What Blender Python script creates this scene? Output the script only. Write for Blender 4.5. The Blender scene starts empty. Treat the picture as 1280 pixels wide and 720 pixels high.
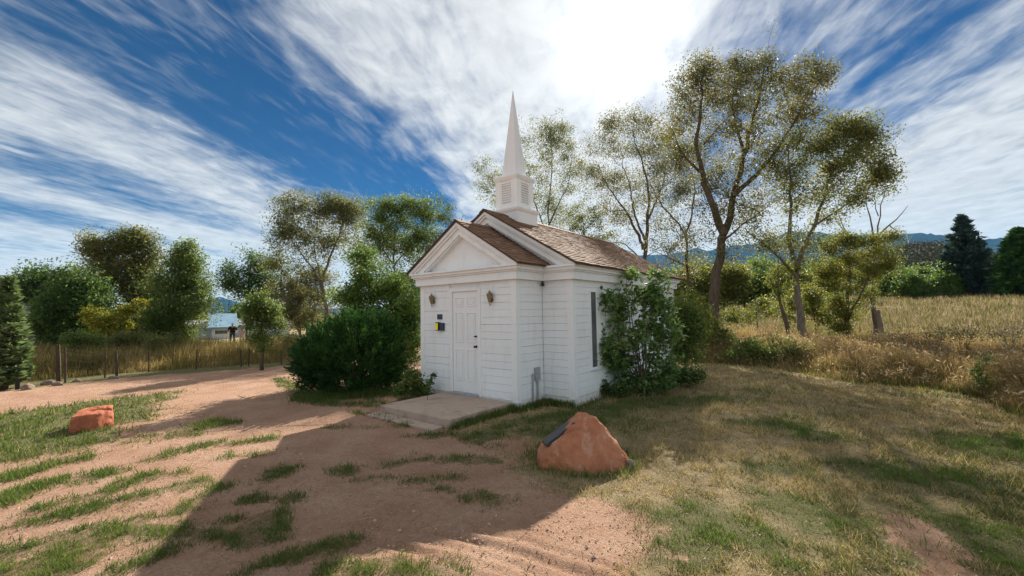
import bpy, bmesh, math, random
import numpy as np
from mathutils import Matrix, Vector

# ------------------------------------------------------------------ camera, world, sun
scene = bpy.context.scene
col = scene.collection
rad = math.radians
FPX, PITCH, ROLL, YAW = 531.02, 3.308, -0.961, -38.841
CAM = np.array([6.141, -6.066, 1.773])
_y, _p, _r = rad(YAW), rad(PITCH), rad(ROLL)
FW = np.array([math.sin(_y)*math.cos(_p), math.cos(_y)*math.cos(_p), math.sin(_p)])
_R = np.array([math.cos(_y), -math.sin(_y), 0.0])
_U = np.cross(_R, FW)
RT = _R*math.cos(_r) + _U*math.sin(_r)
UP = -_R*math.sin(_r) + _U*math.cos(_r)
cd = bpy.data.cameras.new('camera')
cam = bpy.data.objects.new('camera', cd)
col.objects.link(cam)
m = Matrix.Identity(4)
for i in range(3):
    m[i][0], m[i][1], m[i][2], m[i][3] = RT[i], UP[i], -FW[i], CAM[i]
cam.matrix_world = m
cd.sensor_width = 36.0
cd.lens = FPX/1280*36.0
cd.clip_start = 0.05
cd.clip_end = 20000
scene.camera = cam

SUN_AZ, SUN_EL = -24.06, 32.5           # degrees; azimuth clockwise from +Y
sdir = np.array([math.sin(rad(SUN_AZ))*math.cos(rad(SUN_EL)),
                 math.cos(rad(SUN_AZ))*math.cos(rad(SUN_EL)), math.sin(rad(SUN_EL))])
sl = bpy.data.lights.new('sun', 'SUN')
sl.energy = 4.6
sl.angle = rad(0.55)
sl.color = (1.0, 0.93, 0.82)
so = bpy.data.objects.new('sun', sl)
col.objects.link(so)
so.rotation_euler = Vector((-sdir[0], -sdir[1], -sdir[2])).to_track_quat('-Z', 'Y').to_euler()
so.location = (0, 0, 50)

scene.view_settings.view_transform = 'Standard'
scene.view_settings.look = 'None'
scene.view_settings.exposure = 1.35
scene.view_settings.gamma = 1.0
scene.render.engine = 'CYCLES'
cy = scene.cycles
cy.max_bounces = 7
cy.diffuse_bounces = 3
cy.glossy_bounces = 2
cy.transmission_bounces = 4
cy.volume_bounces = 1
cy.transparent_max_bounces = 8
cy.sample_clamp_indirect = 6.0
cy.use_denoising = True
cy.denoising_prefilter = 'NONE'
cy.use_adaptive_sampling = False
cy.caustics_reflective = False
cy.caustics_refractive = False
scene.render.use_persistent_data = False


class NT:
    """small node-tree writer"""
    def __init__(s, tree):
        s.t = tree
        s.n = tree.nodes
        s.l = tree.links
        s.n.clear()

    def add(s, typ, ins=None, **props):
        nd = s.n.new(typ)
        for k, v in props.items():
            setattr(nd, k, v)
        for k, v in (ins or {}).items():
            sock = nd.inputs[k]
            if hasattr(v, 'is_output'):
                s.l.new(v, sock)
            else:
                sock.default_value = v
        return nd

    def math(s, op, a, b=None, c=None, clamp=False):
        ins = {0: a}
        if b is not None:
            ins[1] = b
        if c is not None:
            ins[2] = c
        return s.add('ShaderNodeMath', ins, operation=op, use_clamp=clamp).outputs[0]

    def noise(s, vec, scale, detail=4, rough=.55, dist=0.0):
        ins = {'Scale': scale, 'Detail': detail, 'Roughness': rough, 'Distortion': dist}
        if vec is not None:
            ins['Vector'] = vec
        return s.add('ShaderNodeTexNoise', ins).outputs['Fac']

    def ramp(s, fac, stops, interp='LINEAR'):
        nd = s.add('ShaderNodeValToRGB', {'Fac': fac})
        cr = nd.color_ramp
        cr.interpolation = interp
        while len(cr.elements) < len(stops):
            cr.elements.new(0.5)
        for e, (p, c) in zip(cr.elements, stops):
            e.position = p
            e.color = (c[0], c[1], c[2], 1) if hasattr(c, '__len__') else (c, c, c, 1)
        return nd.outputs['Color']

    def mix(s, fac, a, b, blend='MIX'):
        nd = s.add('ShaderNodeMix', data_type='RGBA', blend_type=blend)
        for k, v in ((0, fac), (6, a), (7, b)):
            if hasattr(v, 'is_output'):
                s.l.new(v, nd.inputs[k])
            elif k == 0:
                nd.inputs[k].default_value = v
            else:
                nd.inputs[k].default_value = (v[0], v[1], v[2], 1)
        return nd.outputs[2]

    def maprange(s, v, a, b, c=0.0, d=1.0, smooth=False):
        nd = s.add('ShaderNodeMapRange', {0: v, 1: a, 2: b, 3: c, 4: d})
        if smooth:
            nd.interpolation_type = 'SMOOTHSTEP'
        return nd.outputs[0]


# ---- sky: Nishita with streaks of thin cirrus, brighter where the sun shines through them
world = bpy.data.worlds.new('World')
scene.world = world
world.use_nodes = True
W = NT(world.node_tree)
tc = W.add('ShaderNodeTexCoord')
gen = tc.outputs['Generated']
sky = W.add('ShaderNodeTexSky', sky_type='NISHITA', sun_disc=False, sun_elevation=rad(SUN_EL),
            sun_rotation=rad(SUN_AZ), altitude=1800.0, air_density=1.0, dust_density=0.6, ozone_density=2.0)
skyc = W.add('ShaderNodeHueSaturation', {'Hue': 0.488, 'Saturation': 1.9, 'Value': 0.55, 'Color': sky.outputs[0]}).outputs[0]
skyc = W.mix(1.0, skyc, (.0, .50, .72), 'MULTIPLY')
skyl = W.add('ShaderNodeVectorMath', {0: skyc, 'Scale': 0.05}, operation='SCALE').outputs[0]
sep = W.add('ShaderNodeSeparateXYZ', {0: gen})
dz = W.math('ADD', W.math('MAXIMUM', sep.outputs[2], 0.0), 0.06)
px_ = W.math('DIVIDE', sep.outputs[0], dz)
py_ = W.math('DIVIDE', sep.outputs[1], dz)
ca, sa = math.cos(rad(-31)), math.sin(rad(-31))
uu = W.math('ADD', W.math('MULTIPLY', px_, sa), W.math('MULTIPLY', py_, ca))
vv = W.math('SUBTRACT', W.math('MULTIPLY', px_, ca), W.math('MULTIPLY', py_, sa))
cvec = W.add('ShaderNodeCombineXYZ', {0: uu, 1: vv, 2: 0.0}).outputs[0]
# large warp of the bands
warp = W.noise(W.add('ShaderNodeMapping', {'Vector': cvec, 'Scale': (0.9, 0.9, 1)}).outputs[0], 1.0, 2)
warp2 = W.noise(W.add('ShaderNodeMapping', {'Vector': cvec, 'Location': (7.3, 2.2, 3), 'Scale': (0.5, 1.6, 1)}).outputs[0], 1.6, 3)
v2 = W.math('ADD', vv, W.math('MULTIPLY_ADD', warp, 0.5, -0.25))
v2 = W.math('ADD', v2, W.math('MULTIPLY_ADD', warp2, 0.5, -0.25))
VMIN, VMAX = -6.0, 6.0
stops = [(-6, .8), (-4.6, .55), (-4.1, .85), (-3.65, .35), (-3.2, .9), (-2.72, .42), (-2.2, .84), (-1.85, .66), (-1.55, .22),
         (-1.05, .03), (-0.8, .45), (-0.55, .82), (0.0, .98), (0.5, .80), (0.72, .42), (0.9, .62), (1.08, .38),
         (1.25, .62), (1.45, .5), (1.75, .9), (2.5, .95), (2.95, .7), (3.4, .9), (4.3, .6), (5, .9), (6, .8)]
vf = W.maprange(v2, VMIN, VMAX)
cov = W.ramp(vf, [((a-VMIN)/(VMAX-VMIN), b) for a, b in stops])
# fine streaks: stretched along the wind
mp = W.add('ShaderNodeMapping', {'Vector': cvec, 'Rotation': (0, 0, rad(14)), 'Scale': (1.25, 3.6, 1)}).outputs[0]
st1 = W.noise(mp, 1.7, 7, .54, 0.9)
mp2 = W.add('ShaderNodeMapping', {'Vector': cvec, 'Rotation': (0, 0, rad(-16)), 'Location': (3, 9, 1), 'Scale': (1.9, 8.0, 1)}).outputs[0]
st2 = W.noise(mp2, 2.6, 7, .55, 0.9)
mp3 = W.add('ShaderNodeMapping', {'Vector': cvec, 'Scale': (2.2, 3.0, 1)}).outputs[0]
st3 = W.noise(mp3, 2.4, 8, .6, 0.5)
streak = W.math('ADD', W.math('MULTIPLY', st1, 0.45), W.math('ADD', W.math('MULTIPLY', st2, 0.28), W.math('MULTIPLY', st3, 0.37)))
dens = W.math('ADD', W.math('MULTIPLY', cov, 1.05), W.math('MULTIPLY', W.math('SUBTRACT', streak, 0.55), 1.45))
back = W.maprange(uu, 0.9, -0.4, 0.0, 1.0, True)             # unseen cloud veil added overhead and behind to brighten the shaded walls
dens = W.math('ADD', dens, W.maprange(uu, 2.3, 4.2, 0.0, 0.45, True))
dens = W.math('MAXIMUM', dens, W.math('MULTIPLY_ADD', st1, 0.5, W.math('SUBTRACT', back, 0.25)))
dens = W.maprange(dens, 0.24, 1.05, 0.0, 0.96, True)
wisp = W.math('MULTIPLY', W.maprange(W.math('ADD', W.math('MULTIPLY', st1, .6), W.math('MULTIPLY', st2, .4)), .46, .72, 0.0, 0.34, True), W.maprange(warp2, .35, .6, 0.15, 1.0, True))
dens = W.math('MAXIMUM', dens, wisp)
hz = W.maprange(sep.outputs[2], 0.0, 0.14, 0.42, 0.0, True)      # thicker towards the horizon
dens = W.math('MAXIMUM', dens, hz)
sd = W.math('MAXIMUM', W.add('ShaderNodeVectorMath', {0: gen, 1: tuple(sdir)}, operation='DOT_PRODUCT').outputs['Value'], 0.0)
g1 = W.math('MULTIPLY', W.math('POWER', sd, 8.0), 0.07)
g2 = W.math('MULTIPLY', W.math('POWER', sd, 130.0), 0.13)
g3 = W.math('MULTIPLY', W.math('POWER', sd, 500.0), 0.9)
glow = W.math('ADD', g1, W.math('ADD', g2, g3))
cbase = W.math('MULTIPLY_ADD', st3, 0.20, 0.19)
cb = W.math('ADD', cbase, glow)
ccol = W.add('ShaderNodeVectorMath', {0: (0.975, 0.99, 1.0), 'Scale': cb}, operation='SCALE').outputs[0]
final = W.mix(dens, skyl, ccol)
gadd = W.add('ShaderNodeVectorMath', {0: (1.0, 0.97, 0.92), 'Scale': W.math('MULTIPLY', g2, 0.5)}, operation='SCALE').outputs[0]
final = W.add('ShaderNodeVectorMath', {0: final, 1: gadd}, operation='ADD').outputs[0]
bg = W.add('ShaderNodeBackground', {'Color': final, 'Strength': 1.0})
W.add('ShaderNodeOutputWorld', {'Surface': bg.outputs[0]})

# ------------------------------------------------------------------ picture -> place helpers
RNG = np.random.default_rng(7)


def ray(x, y):
    d = FW + RT*(x-640)/FPX + UP*(360-y)/FPX
    return d/np.linalg.norm(d)


def gnd(x, y, z=0.0):
    d = ray(x, y)
    return CAM + d*((z-CAM[2])/d[2])


def at(x, y, D):
    """point seen at (x, y), D metres away measured level"""
    d = ray(x, y)
    return CAM + d*(D/math.hypot(d[0], d[1]))


def mpp(x, y, D):
    """metres per photo pixel there"""
    return float((at(x, y, D)-CAM) @ FW)/FPX


def front(x, y, yp=0.0):
    d = ray(x, y)
    return CAM + d*((yp-CAM[1])/d[1])


def side(x, y, xp):
    d = ray(x, y)
    return CAM + d*((xp-CAM[0])/d[0])


def sstep(a, b, x):
    t = np.clip((np.asarray(x, float)-a)/(b-a), 0, 1)
    return t*t*(3-2*t)


def _hash(ix, iy, s):
    n = (ix*374761393 + iy*668265263 + s*974711) & 0xffffffff
    n = ((n ^ (n >> 13))*1274126177) & 0xffffffff
    return ((n ^ (n >> 16)) & 0xffff)/65535.0


def vnoise(x, y, s=0):
    x = np.asarray(x, float)
    y = np.asarray(y, float)
    ix, iy = np.floor(x).astype(np.int64), np.floor(y).astype(np.int64)
    fx, fy = x-ix, y-iy
    fx, fy = fx*fx*(3-2*fx), fy*fy*(3-2*fy)
    a, b = _hash(ix, iy, s), _hash(ix+1, iy, s)
    c, d = _hash(ix, iy+1, s), _hash(ix+1, iy+1, s)
    return (a*(1-fx)+b*fx)*(1-fy)+(c*(1-fx)+d*fx)*fy


def fbm(x, y, s=0, o=4):
    t, a, k = 0, .5, 1.0
    for i in range(o):
        t = t + a*vnoise(np.asarray(x)*k, np.asarray(y)*k, s+i*17)
        a *= .5
        k *= 2.03
    return t/(1-.5**o)


def pxline(pts):
    return np.array([gnd(x, y)[:2] for x, y in pts])


def pl_dist(x, y, pts):
    """distance of many points to a polyline"""
    best = np.full(np.shape(x), 1e9)
    if len(pts) == 1:
        return np.hypot(x-pts[0][0], y-pts[0][1])
    for a, b in zip(pts[:-1], pts[1:]):
        d = b-a
        t = np.clip(((x-a[0])*d[0]+(y-a[1])*d[1])/max(d@d, 1e-9), 0, 1)
        best = np.minimum(best, np.hypot(x-a[0]-t*d[0], y-a[1]-t*d[1]))
    return best


def in_poly(x, y, P):
    r = np.zeros(np.shape(x), bool)
    n = len(P)
    for i in range(n):
        x1, y1 = P[i]
        x2, y2 = P[(i+1) % n]
        c = ((y1 > y) != (y2 > y)) & (x < (x2-x1)*(y-y1)/((y2-y1) if y2 != y1 else 1e-9)+x1)
        r ^= c
    return r


def height(x, y):
    x = np.asarray(x, float)
    y = np.asarray(y, float)
    h = 3.0*sstep(11, 66, y)*sstep(-22, 3, x)
    far = np.hypot(x, y)
    h = h + 0.05*(fbm(x*.35, y*.35, 3, 3)-.5)*sstep(4, 9, np.hypot(x-1, y-3))
    h = h + 0.5*(fbm(x*.06, y*.06, 5, 3)-.5)*sstep(25, 60, far)
    near = np.clip(1-np.hypot(x-CAM[0], y-CAM[1])/9, 0, 1)
    h = h + near*0.022*(fbm(x*2.2, y*2.2, 11, 4)-.5)
    return h


# ------------------------------------------------------------------ mesh helpers
OFF = {}


class MB:
    def __init__(s):
        s.v, s.f, s.n = [], [], 0

    def add(s, verts, faces):
        verts = np.asarray(verts, float).reshape(-1, 3)
        s.v.append(verts)
        if isinstance(faces, np.ndarray):
            s.f.append(faces.astype(np.int64)+s.n)
        else:
            by = {}
            for f in faces:
                by.setdefault(len(f), []).append(f)
            for k, fs in by.items():
                s.f.append(np.array(fs, np.int64)+s.n)
        s.n += len(verts)

    def box(s, x0, x1, y0, y1, z0, z1):
        v = [(x, y, z) for z in (z0, z1) for y in (y0, y1) for x in (x0, x1)]
        s.add(v, [(0, 2, 3, 1), (4, 5, 7, 6), (0, 1, 5, 4), (2, 6, 7, 3), (0, 4, 6, 2), (1, 3, 7, 5)])

    def prism(s, poly, axis, a, b):
        """2-D polygon extruded along axis ('x','y','z') from a to b"""
        n = len(poly)

        def mk(p, t):
            return {'x': (t, p[0], p[1]), 'y': (p[0], t, p[1]), 'z': (p[0], p[1], t)}[axis]
        v = [mk(p, a) for p in poly]+[mk(p, b) for p in poly]
        f = [tuple(range(n))[::-1], tuple(range(n, 2*n))]
        f += [(i, (i+1) % n, n+(i+1) % n, n+i) for i in range(n)]
        s.add(v, f)

    def tube(s, pts, rads, k=6, cap=True):
        P = np.asarray(pts, float)
        n = len(P)
        rads = np.asarray(rads, float)*np.ones(n)
        T = np.gradient(P, axis=0)
        T /= np.linalg.norm(T, axis=1, keepdims=True)+1e-12
        ref = np.array([0, 0, 1.0]) if abs(T[:, 2]).mean() < .8 else np.array([1.0, 0, 0])
        A = np.cross(T, ref)
        A /= np.linalg.norm(A, axis=1, keepdims=True)+1e-12
        B = np.cross(T, A)
        an = np.arange(k)*2*math.pi/k
        ring = A[:, None, :]*np.cos(an)[None, :, None]+B[:, None, :]*np.sin(an)[None, :, None]
        V = (P[:, None, :]+ring*rads[:, None, None]).reshape(-1, 3)
        i = np.arange(n-1)[:, None]*k
        j = np.arange(k)[None, :]
        j2 = (j+1) % k
        F = np.stack([i+j, i+j2, i+k+j2, i+k+j], -1).reshape(-1, 4)
        s.add(V, F)
        if cap and k <= 8:
            s.f.append(np.array([list(range(k))[::-1]])+s.n-len(V))
            s.f.append(np.array([list(range(len(V)-k, len(V)))])+s.n-len(V))

    def quads(s, Q):
        """Q: (n,4,3)"""
        n = len(Q)
        s.add(Q.reshape(-1, 3), np.arange(4*n).reshape(n, 4))

    def build(s, name, mat, parent=None, smooth=False, kind=None, label=None, local=False):
        me = bpy.data.meshes.new(name)
        V = np.concatenate(s.v)
        off = np.array(OFF.get(parent.name, (0, 0, 0))) if (parent and not local) else np.zeros(3)
        V = V-off
        me.vertices.add(len(V))
        me.vertices.foreach_set('co', V.astype(np.float32).ravel())
        loops = np.concatenate([f.ravel() for f in s.f])
        sizes = np.concatenate([np.full(len(f), f.shape[1]) for f in s.f])
        me.loops.add(len(loops))
        me.loops.foreach_set('vertex_index', loops.astype(np.int32))
        me.polygons.add(len(sizes))
        st = np.concatenate([[0], np.cumsum(sizes)[:-1]])
        me.polygons.foreach_set('loop_start', st.astype(np.int32))
        me.polygons.foreach_set('use_smooth', np.full(len(sizes), bool(smooth)))
        me.update(calc_edges=True)
        me.validate()
        me.materials.append(mat)
        o = bpy.data.objects.new(name, me)
        col.objects.link(o)
        if parent:
            o.parent = parent
            OFF[o.name] = tuple(off)
        if kind:
            o['kind'] = kind
        if label:
            o['label'] = label
        return o


def tag(o, label=None, cat=None, group=None, kind=None):
    for k, v in (('label', label), ('category', cat), ('group', group), ('kind', kind)):
        if v:
            o[k] = v
    return o


def thing(name, label, cat, loc=(0, 0, 0), group=None):
    o = bpy.data.objects.new(name, None)
    o.empty_display_size = .2
    col.objects.link(o)
    o.location = tuple(float(a) for a in loc)
    OFF[o.name] = tuple(o.location)
    return tag(o, label, cat, group)


def bm_obj(name, bm, mat, parent=None, smooth=True, loc=None):
    me = bpy.data.meshes.new(name)
    bm.to_mesh(me)
    bm.free()
    me.polygons.foreach_set('use_smooth', np.full(len(me.polygons), bool(smooth)))
    me.materials.append(mat)
    o = bpy.data.objects.new(name, me)
    col.objects.link(o)
    if parent:
        o.parent = parent
    if loc is not None:
        o.location = tuple(float(a) for a in loc)
    return o


def bevel_obj(o, w=.006, seg=2):
    b = o.modifiers.new('bevel', 'BEVEL')
    b.width = w
    b.segments = seg
    b.limit_method = 'ANGLE'
    return o


# ------------------------------------------------------------------ materials
def new_mat(name):
    mt = bpy.data.materials.new(name)
    mt.use_nodes = True
    return mt, NT(mt.node_tree)


def finish(N, color, rough=.8, bump=None, bstr=.3, bdist=.02, metallic=0.0, spec=.3):
    b = N.add('ShaderNodeBsdfPrincipled', {'Base Color': color, 'Roughness': rough, 'Metallic': metallic, 'Specular IOR Level': spec})
    if bump is not None:
        bp = N.add('ShaderNodeBump', {'Height': bump, 'Strength': bstr, 'Distance': bdist})
        N.l.new(bp.outputs[0], b.inputs['Normal'])
    N.add('ShaderNodeOutputMaterial', {'Surface': b.outputs[0]})


def pos(N):
    return N.add('ShaderNodeNewGeometry').outputs['Position']


def objc(N):
    return N.add('ShaderNodeTexCoord').outputs['Object']


def c4(c):
    return (c[0], c[1], c[2], 1)


def mottled(name, c1, c2, scale=4, rough=.85, bump=.3, bscale=30, c3=None, spec=.25, metallic=0.0, bdist=.02):
    mt, N = new_mat(name)
    p = pos(N)
    n = N.noise(p, scale, 6)
    st = [(0.32, c1), (0.68, c2)] if c3 is None else [(0.3, c1), (0.5, c2), (0.7, c3)]
    c = N.ramp(n, st)
    finish(N, c, rough, N.noise(p, bscale, 6, .65), bump, bdist, metallic, spec)
    return mt


def paint_mat(name, base=(.80, .835, .85), worn=.45):
    """white house paint, faintly stained and chipped, each board a little different"""
    mt, N = new_mat(name)
    p = pos(N)
    oi = N.add('ShaderNodeObjectInfo').outputs['Random']
    st = N.noise(N.add('ShaderNodeMapping', {'Vector': p, 'Scale': (6, 6, 1.2)}).outputs[0], 1.0, 6, .65)
    dirt = N.maprange(st, .5, .78, 0, worn)
    c = N.mix(dirt, base, (.60, .555, .49))
    c = N.mix(N.math('MULTIPLY', oi, .10), c, (.62, .62, .60))
    chip = N.noise(p, 34, 5, .6)
    ch = N.maprange(chip, .665, .70, 0, .6)
    c = N.mix(ch, c, (.45, .41, .36))
    sepz = N.add('ShaderNodeSeparateXYZ', {0: p}).outputs[2]
    low = N.math('MULTIPLY', N.maprange(sepz, .34, .02, 0, .55), N.maprange(N.noise(p, 7, 5), .35, .65))
    c = N.mix(low, c, (.50, .38, .29))                        # splashed red earth at the foot of the wall
    grain = N.noise(N.add('ShaderNodeMapping', {'Vector': p, 'Scale': (3, 3, 26)}).outputs[0], 4.0, 5)
    finish(N, c, .62, N.math('ADD', grain, N.math('MULTIPLY', ch, -.7)), .28, .006, spec=.3)
    return mt


def leaf_mat(name, stops, trans=.42, rough=.5, k=1.75, tint=(1.0, .95, .55)):
    mt, N = new_mat(name)
    r = N.add('ShaderNodeNewGeometry').outputs['Random Per Island']
    big = N.noise(pos(N), .9, 3)
    f = N.math('ADD', N.math('MULTIPLY', r, .75), N.math('MULTIPLY', N.math('SUBTRACT', big, .5), 1.1), clamp=False)
    f = N.math('ADD', f, .12, clamp=True)
    c = N.ramp(f, [(a, tuple(v*k for v in q)) for a, q in stops])
    d = N.add('ShaderNodeBsdfPrincipled', {'Base Color': c, 'Roughness': rough, 'Specular IOR Level': .22})
    tcx = N.mix(.6, c, tint, 'MULTIPLY')
    tcol = N.add('ShaderNodeVectorMath', {0: tcx, 'Scale': 1.7}, operation='SCALE').outputs[0]
    t = N.add('ShaderNodeBsdfTranslucent', {'Color': tcol})
    mx = N.add('ShaderNodeMixShader', {0: trans, 1: d.outputs[0], 2: t.outputs[0]})
    N.add('ShaderNodeOutputMaterial', {'Surface': mx.outputs[0]})
    return mt


def bark_mat(name, c1, c2):
    mt, N = new_mat(name)
    p = pos(N)
    mp = N.add('ShaderNodeMapping', {'Vector': p, 'Scale': (14, 14, 3)}).outputs[0]
    n = N.noise(mp, 1.0, 6, .7)
    c = N.ramp(n, [(.3, c1), (.7, c2)])
    finish(N, c, .95, n, .9, .05, spec=.1)
    return mt


M = {}
M['paint'] = paint_mat('white_paint')
M['trim'] = paint_mat('white_trim_paint', (.815, .845, .855), .4)
M['door'] = paint_mat('door_paint', (.80, .82, .83), .15)
M['spire'] = paint_mat('spire_paint', (.74, .76, .78), .25)
M['dark'] = mottled('dark_metal', (.012, .013, .016), (.03, .03, .035), 12, .45, .1, 60)
M['navy'] = mottled('navy_plate', (.025, .04, .07), (.05, .07, .10), 20, .4, .08, 60)
M['grey_metal'] = mottled('grey_metal', (.32, .34, .36), (.45, .46, .47), 10, .45, .1, 60, metallic=.4)
M['brass'] = mottled('aged_brass', (.20, .13, .045), (.42, .30, .12), 60, .38, .15, 90, metallic=.85)
M['lamp_glass'] = mottled('amber_seeded_glass', (.10, .095, .065), (.30, .27, .19), 90, .12, .5, 70, spec=.6)
M['yellow'] = mottled('yellow_card', (.85, .80, .02), (.95, .88, .03), 12, .5, .05, 40)
M['pane'] = mottled('dark_window_glass', (.09, .10, .105), (.16, .175, .18), 2, .06, .02, 3, spec=.8)
M['concrete'] = mottled('worn_concrete', (.27, .20, .155), (.42, .325, .26), 3.5, .9, .35, 60, (.35, .265, .21), bdist=.01)
M['bark'] = bark_mat('bark', (.055, .042, .031), (.17, .132, .098))
M['bark_pale'] = bark_mat('pale_bark', (.09, .072, .055), (.27, .235, .19))
M['bark_dead'] = bark_mat('dead_wood', (.11, .085, .065), (.24, .20, .165))
M['post'] = bark_mat('weathered_post', (.05, .04, .03), (.13, .10, .075))
M['wire'] = mottled('fence_wire', (.05, .04, .035), (.11, .09, .07), 8, .6, .1, 30, metallic=.5)


# rocks
def rock_mat(name, c1, c2, c3, pale=(.62, .44, .36)):
    mt, N = new_mat(name)
    p = objc(N)
    n = N.noise(p, 3.2, 8, .65, .4)
    c = N.ramp(n, [(.28, c1), (.5, c2), (.72, c3)])
    mp = N.add('ShaderNodeMapping', {'Vector': p, 'Scale': (5, 5, 1.1)}).outputs[0]
    streak = N.maprange(N.noise(mp, 1.6, 5, .6), .55, .72, 0, .45)
    c = N.mix(streak, c, pale)
    sp = N.maprange(N.noise(p, 42, 4, .6), .62, .74, 0, .5)
    c = N.mix(sp, c, (c1[0]*.5, c1[1]*.5, c1[2]*.5))
    geo = N.add('ShaderNodeNewGeometry').outputs['Pointiness']
    edge = N.maprange(geo, .52, .60, 0, .6)
    c = N.mix(edge, c, (.58, .27, .17))
    b = N.math('ADD', N.noise(p, 9, 8, .68), N.math('MULTIPLY', N.noise(p, 55, 5, .7), .35))
    finish(N, c, .9, b, .75, .035, spec=.12)
    return mt


M['red_rock'] = rock_mat('red_sandstone', (.25, .092, .05), (.40, .165, .09), (.49, .24, .14))
M['red_block'] = rock_mat('rough_red_sandstone', (.26, .075, .04), (.42, .14, .075), (.52, .20, .11), (.55, .25, .16))
M['field_stone'] = rock_mat('pale_field_stone', (.11, .085, .065), (.19, .15, .12), (.27, .22, .18), (.36, .32, .28))

# shingles: each tab its own shade of weathered brown
mt, N = new_mat('brown_shingles')
r = N.add('ShaderNodeNewGeometry').outputs['Random Per Island']
p = pos(N)
c = N.ramp(r, [(0, (.145, .080, .048)), (.45, (.19, .108, .066)), (.8, (.23, .137, .086)), (1, (.28, .175, .115))])
c = N.mix(N.maprange(N.noise(p, 1.3, 4), .4, .7, 0, .3), c, (.15, .09, .06))
c = N.mix(N.maprange(N.noise(p, 160, 2), .45, .7, 0, .4), c, (.30, .20, .14))
finish(N, c, .9, N.noise(p, 120, 4, .7), .5, .008, spec=.2)
M['shingle'] = mt

# leaves
M['leaf_olive'] = leaf_mat('olive_leaves', [(0, (.035, .046, .014)), (.5, (.070, .082, .026)), (.85, (.115, .112, .04)), (1, (.16, .125, .05))], .46, .5, 1.7, (1.0, .93, .62))
M['leaf_brown'] = leaf_mat('brownish_leaves', [(0, (.036, .042, .016)), (.5, (.072, .076, .029)), (.85, (.115, .105, .042)), (1, (.165, .125, .055))], .46, .5, 1.7, (1.0, .93, .62))
M['leaf_scrub'] = leaf_mat('dry_scrub_leaves', [(0, (.05, .036, .024)), (.5, (.10, .072, .048)), (.85, (.15, .115, .075)), (1, (.20, .16, .10))], .3, .6, 1.2)
M['leaf_green'] = leaf_mat('green_leaves', [(0, (.026, .042, .011)), (.5, (.052, .080, .020)), (.85, (.09, .118, .032)), (1, (.15, .14, .045))], .46, .5, 1.9)
M['leaf_dark'] = leaf_mat('dark_leaves', [(0, (.014, .028, .009)), (.5, (.028, .050, .013)), (.85, (.05, .08, .02)), (1, (.08, .10, .03))], .45, .5, 2.2)
M['leaf_fresh'] = leaf_mat('fresh_green_leaves', [(0, (.03, .055, .012)), (.5, (.06, .105, .022)), (.85, (.10, .15, .035)), (1, (.16, .18, .05))], .42, .5, 1.5)
M['leaf_yellow'] = leaf_mat('yellow_leaves', [(0, (.035, .055, .010)), (.35, (.07, .09, .014)), (.6, (.13, .13, .016)), (.82, (.23, .195, .018)), (1, (.32, .26, .02))], .42)
M['leaf_yg'] = leaf_mat('yellow_green_leaves', [(0, (.035, .050, .010)), (.5, (.078, .092, .018)), (.85, (.125, .125, .026)), (1, (.20, .16, .035))], .42, .5, 1.6, (1, .95, .55))
M['leaf_bush'] = leaf_mat('broad_bush_leaves', [(0, (.022, .042, .014)), (.5, (.045, .075, .024)), (.85, (.075, .105, .035)), (1, (.12, .10, .045))], .48, .5, 2.9)
M['needle_dark'] = leaf_mat('juniper_sprays', [(0, (.008, .024, .007)), (.5, (.018, .048, .011)), (.85, (.036, .085, .016)), (1, (.06, .12, .022))], .2, .6, 2.0)
M['needle_blue'] = leaf_mat('spruce_needles', [(0, (.010, .024, .022)), (.5, (.022, .045, .04)), (.85, (.045, .075, .065)), (1, (.08, .10, .085))], .12, .6)
M['needle_grey'] = leaf_mat('pine_needles', [(0, (.025, .045, .018)), (.5, (.055, .08, .032)), (.85, (.085, .11, .05)), (1, (.12, .14, .065))], .22, .6, 2.5)
M['grass_green'] = leaf_mat('short_green_grass', [(0, (.04, .07, .014)), (.5, (.075, .12, .022)), (.85, (.12, .16, .035)), (1, (.24, .22, .08))], .35, .6, 1.0, (1, .95, .7))
M['grass_mid'] = leaf_mat('olive_lawn_grass', [(0, (.05, .07, .02)), (.5, (.09, .115, .03)), (.8, (.15, .155, .05)), (1, (.30, .25, .12))], .3, .6, 1.0, (1, .95, .7))
M['grass_lawn'] = leaf_mat('dry_lawn_grass', [(0, (.085, .09, .03)), (.25, (.17, .15, .055)), (.55, (.34, .26, .125)), (1, (.52, .41, .23))], .3, .6, 1.0, (1, .95, .7))
M['grass_tall'] = leaf_mat('tall_dry_grass', [(0, (.075, .085, .028)), (.22, (.15, .115, .045)), (.5, (.25, .165, .065)), (.8, (.37, .265, .125)), (1, (.52, .41, .25))], .35, .6, 1.0, (1, .95, .7))
M['grass_field'] = leaf_mat('pale_field_grass', [(0, (.075, .08, .03)), (.3, (.15, .125, .06)), (.6, (.25, .19, .105)), (1, (.42, .33, .21))], .25, .6, 1.0, (1, .95, .8))
M['grass_left'] = leaf_mat('tall_dry_weeds', [(0, (.06, .075, .02)), (.4, (.15, .13, .04)), (.7, (.30, .21, .08)), (1, (.48, .37, .18))], .35, .6, 1.0, (1, .95, .7))
M['seed'] = leaf_mat('pale_seed_heads', [(0, (.20, .14, .08)), (.5, (.36, .27, .16)), (1, (.55, .45, .30))], .3, .6, 1.0, (1, .95, .8))
M['litter'] = leaf_mat('fallen_leaves', [(0, (.10, .065, .03)), (.5, (.20, .14, .07)), (1, (.32, .25, .14))], .2, .6, 1.0, (1, .95, .7))

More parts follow.
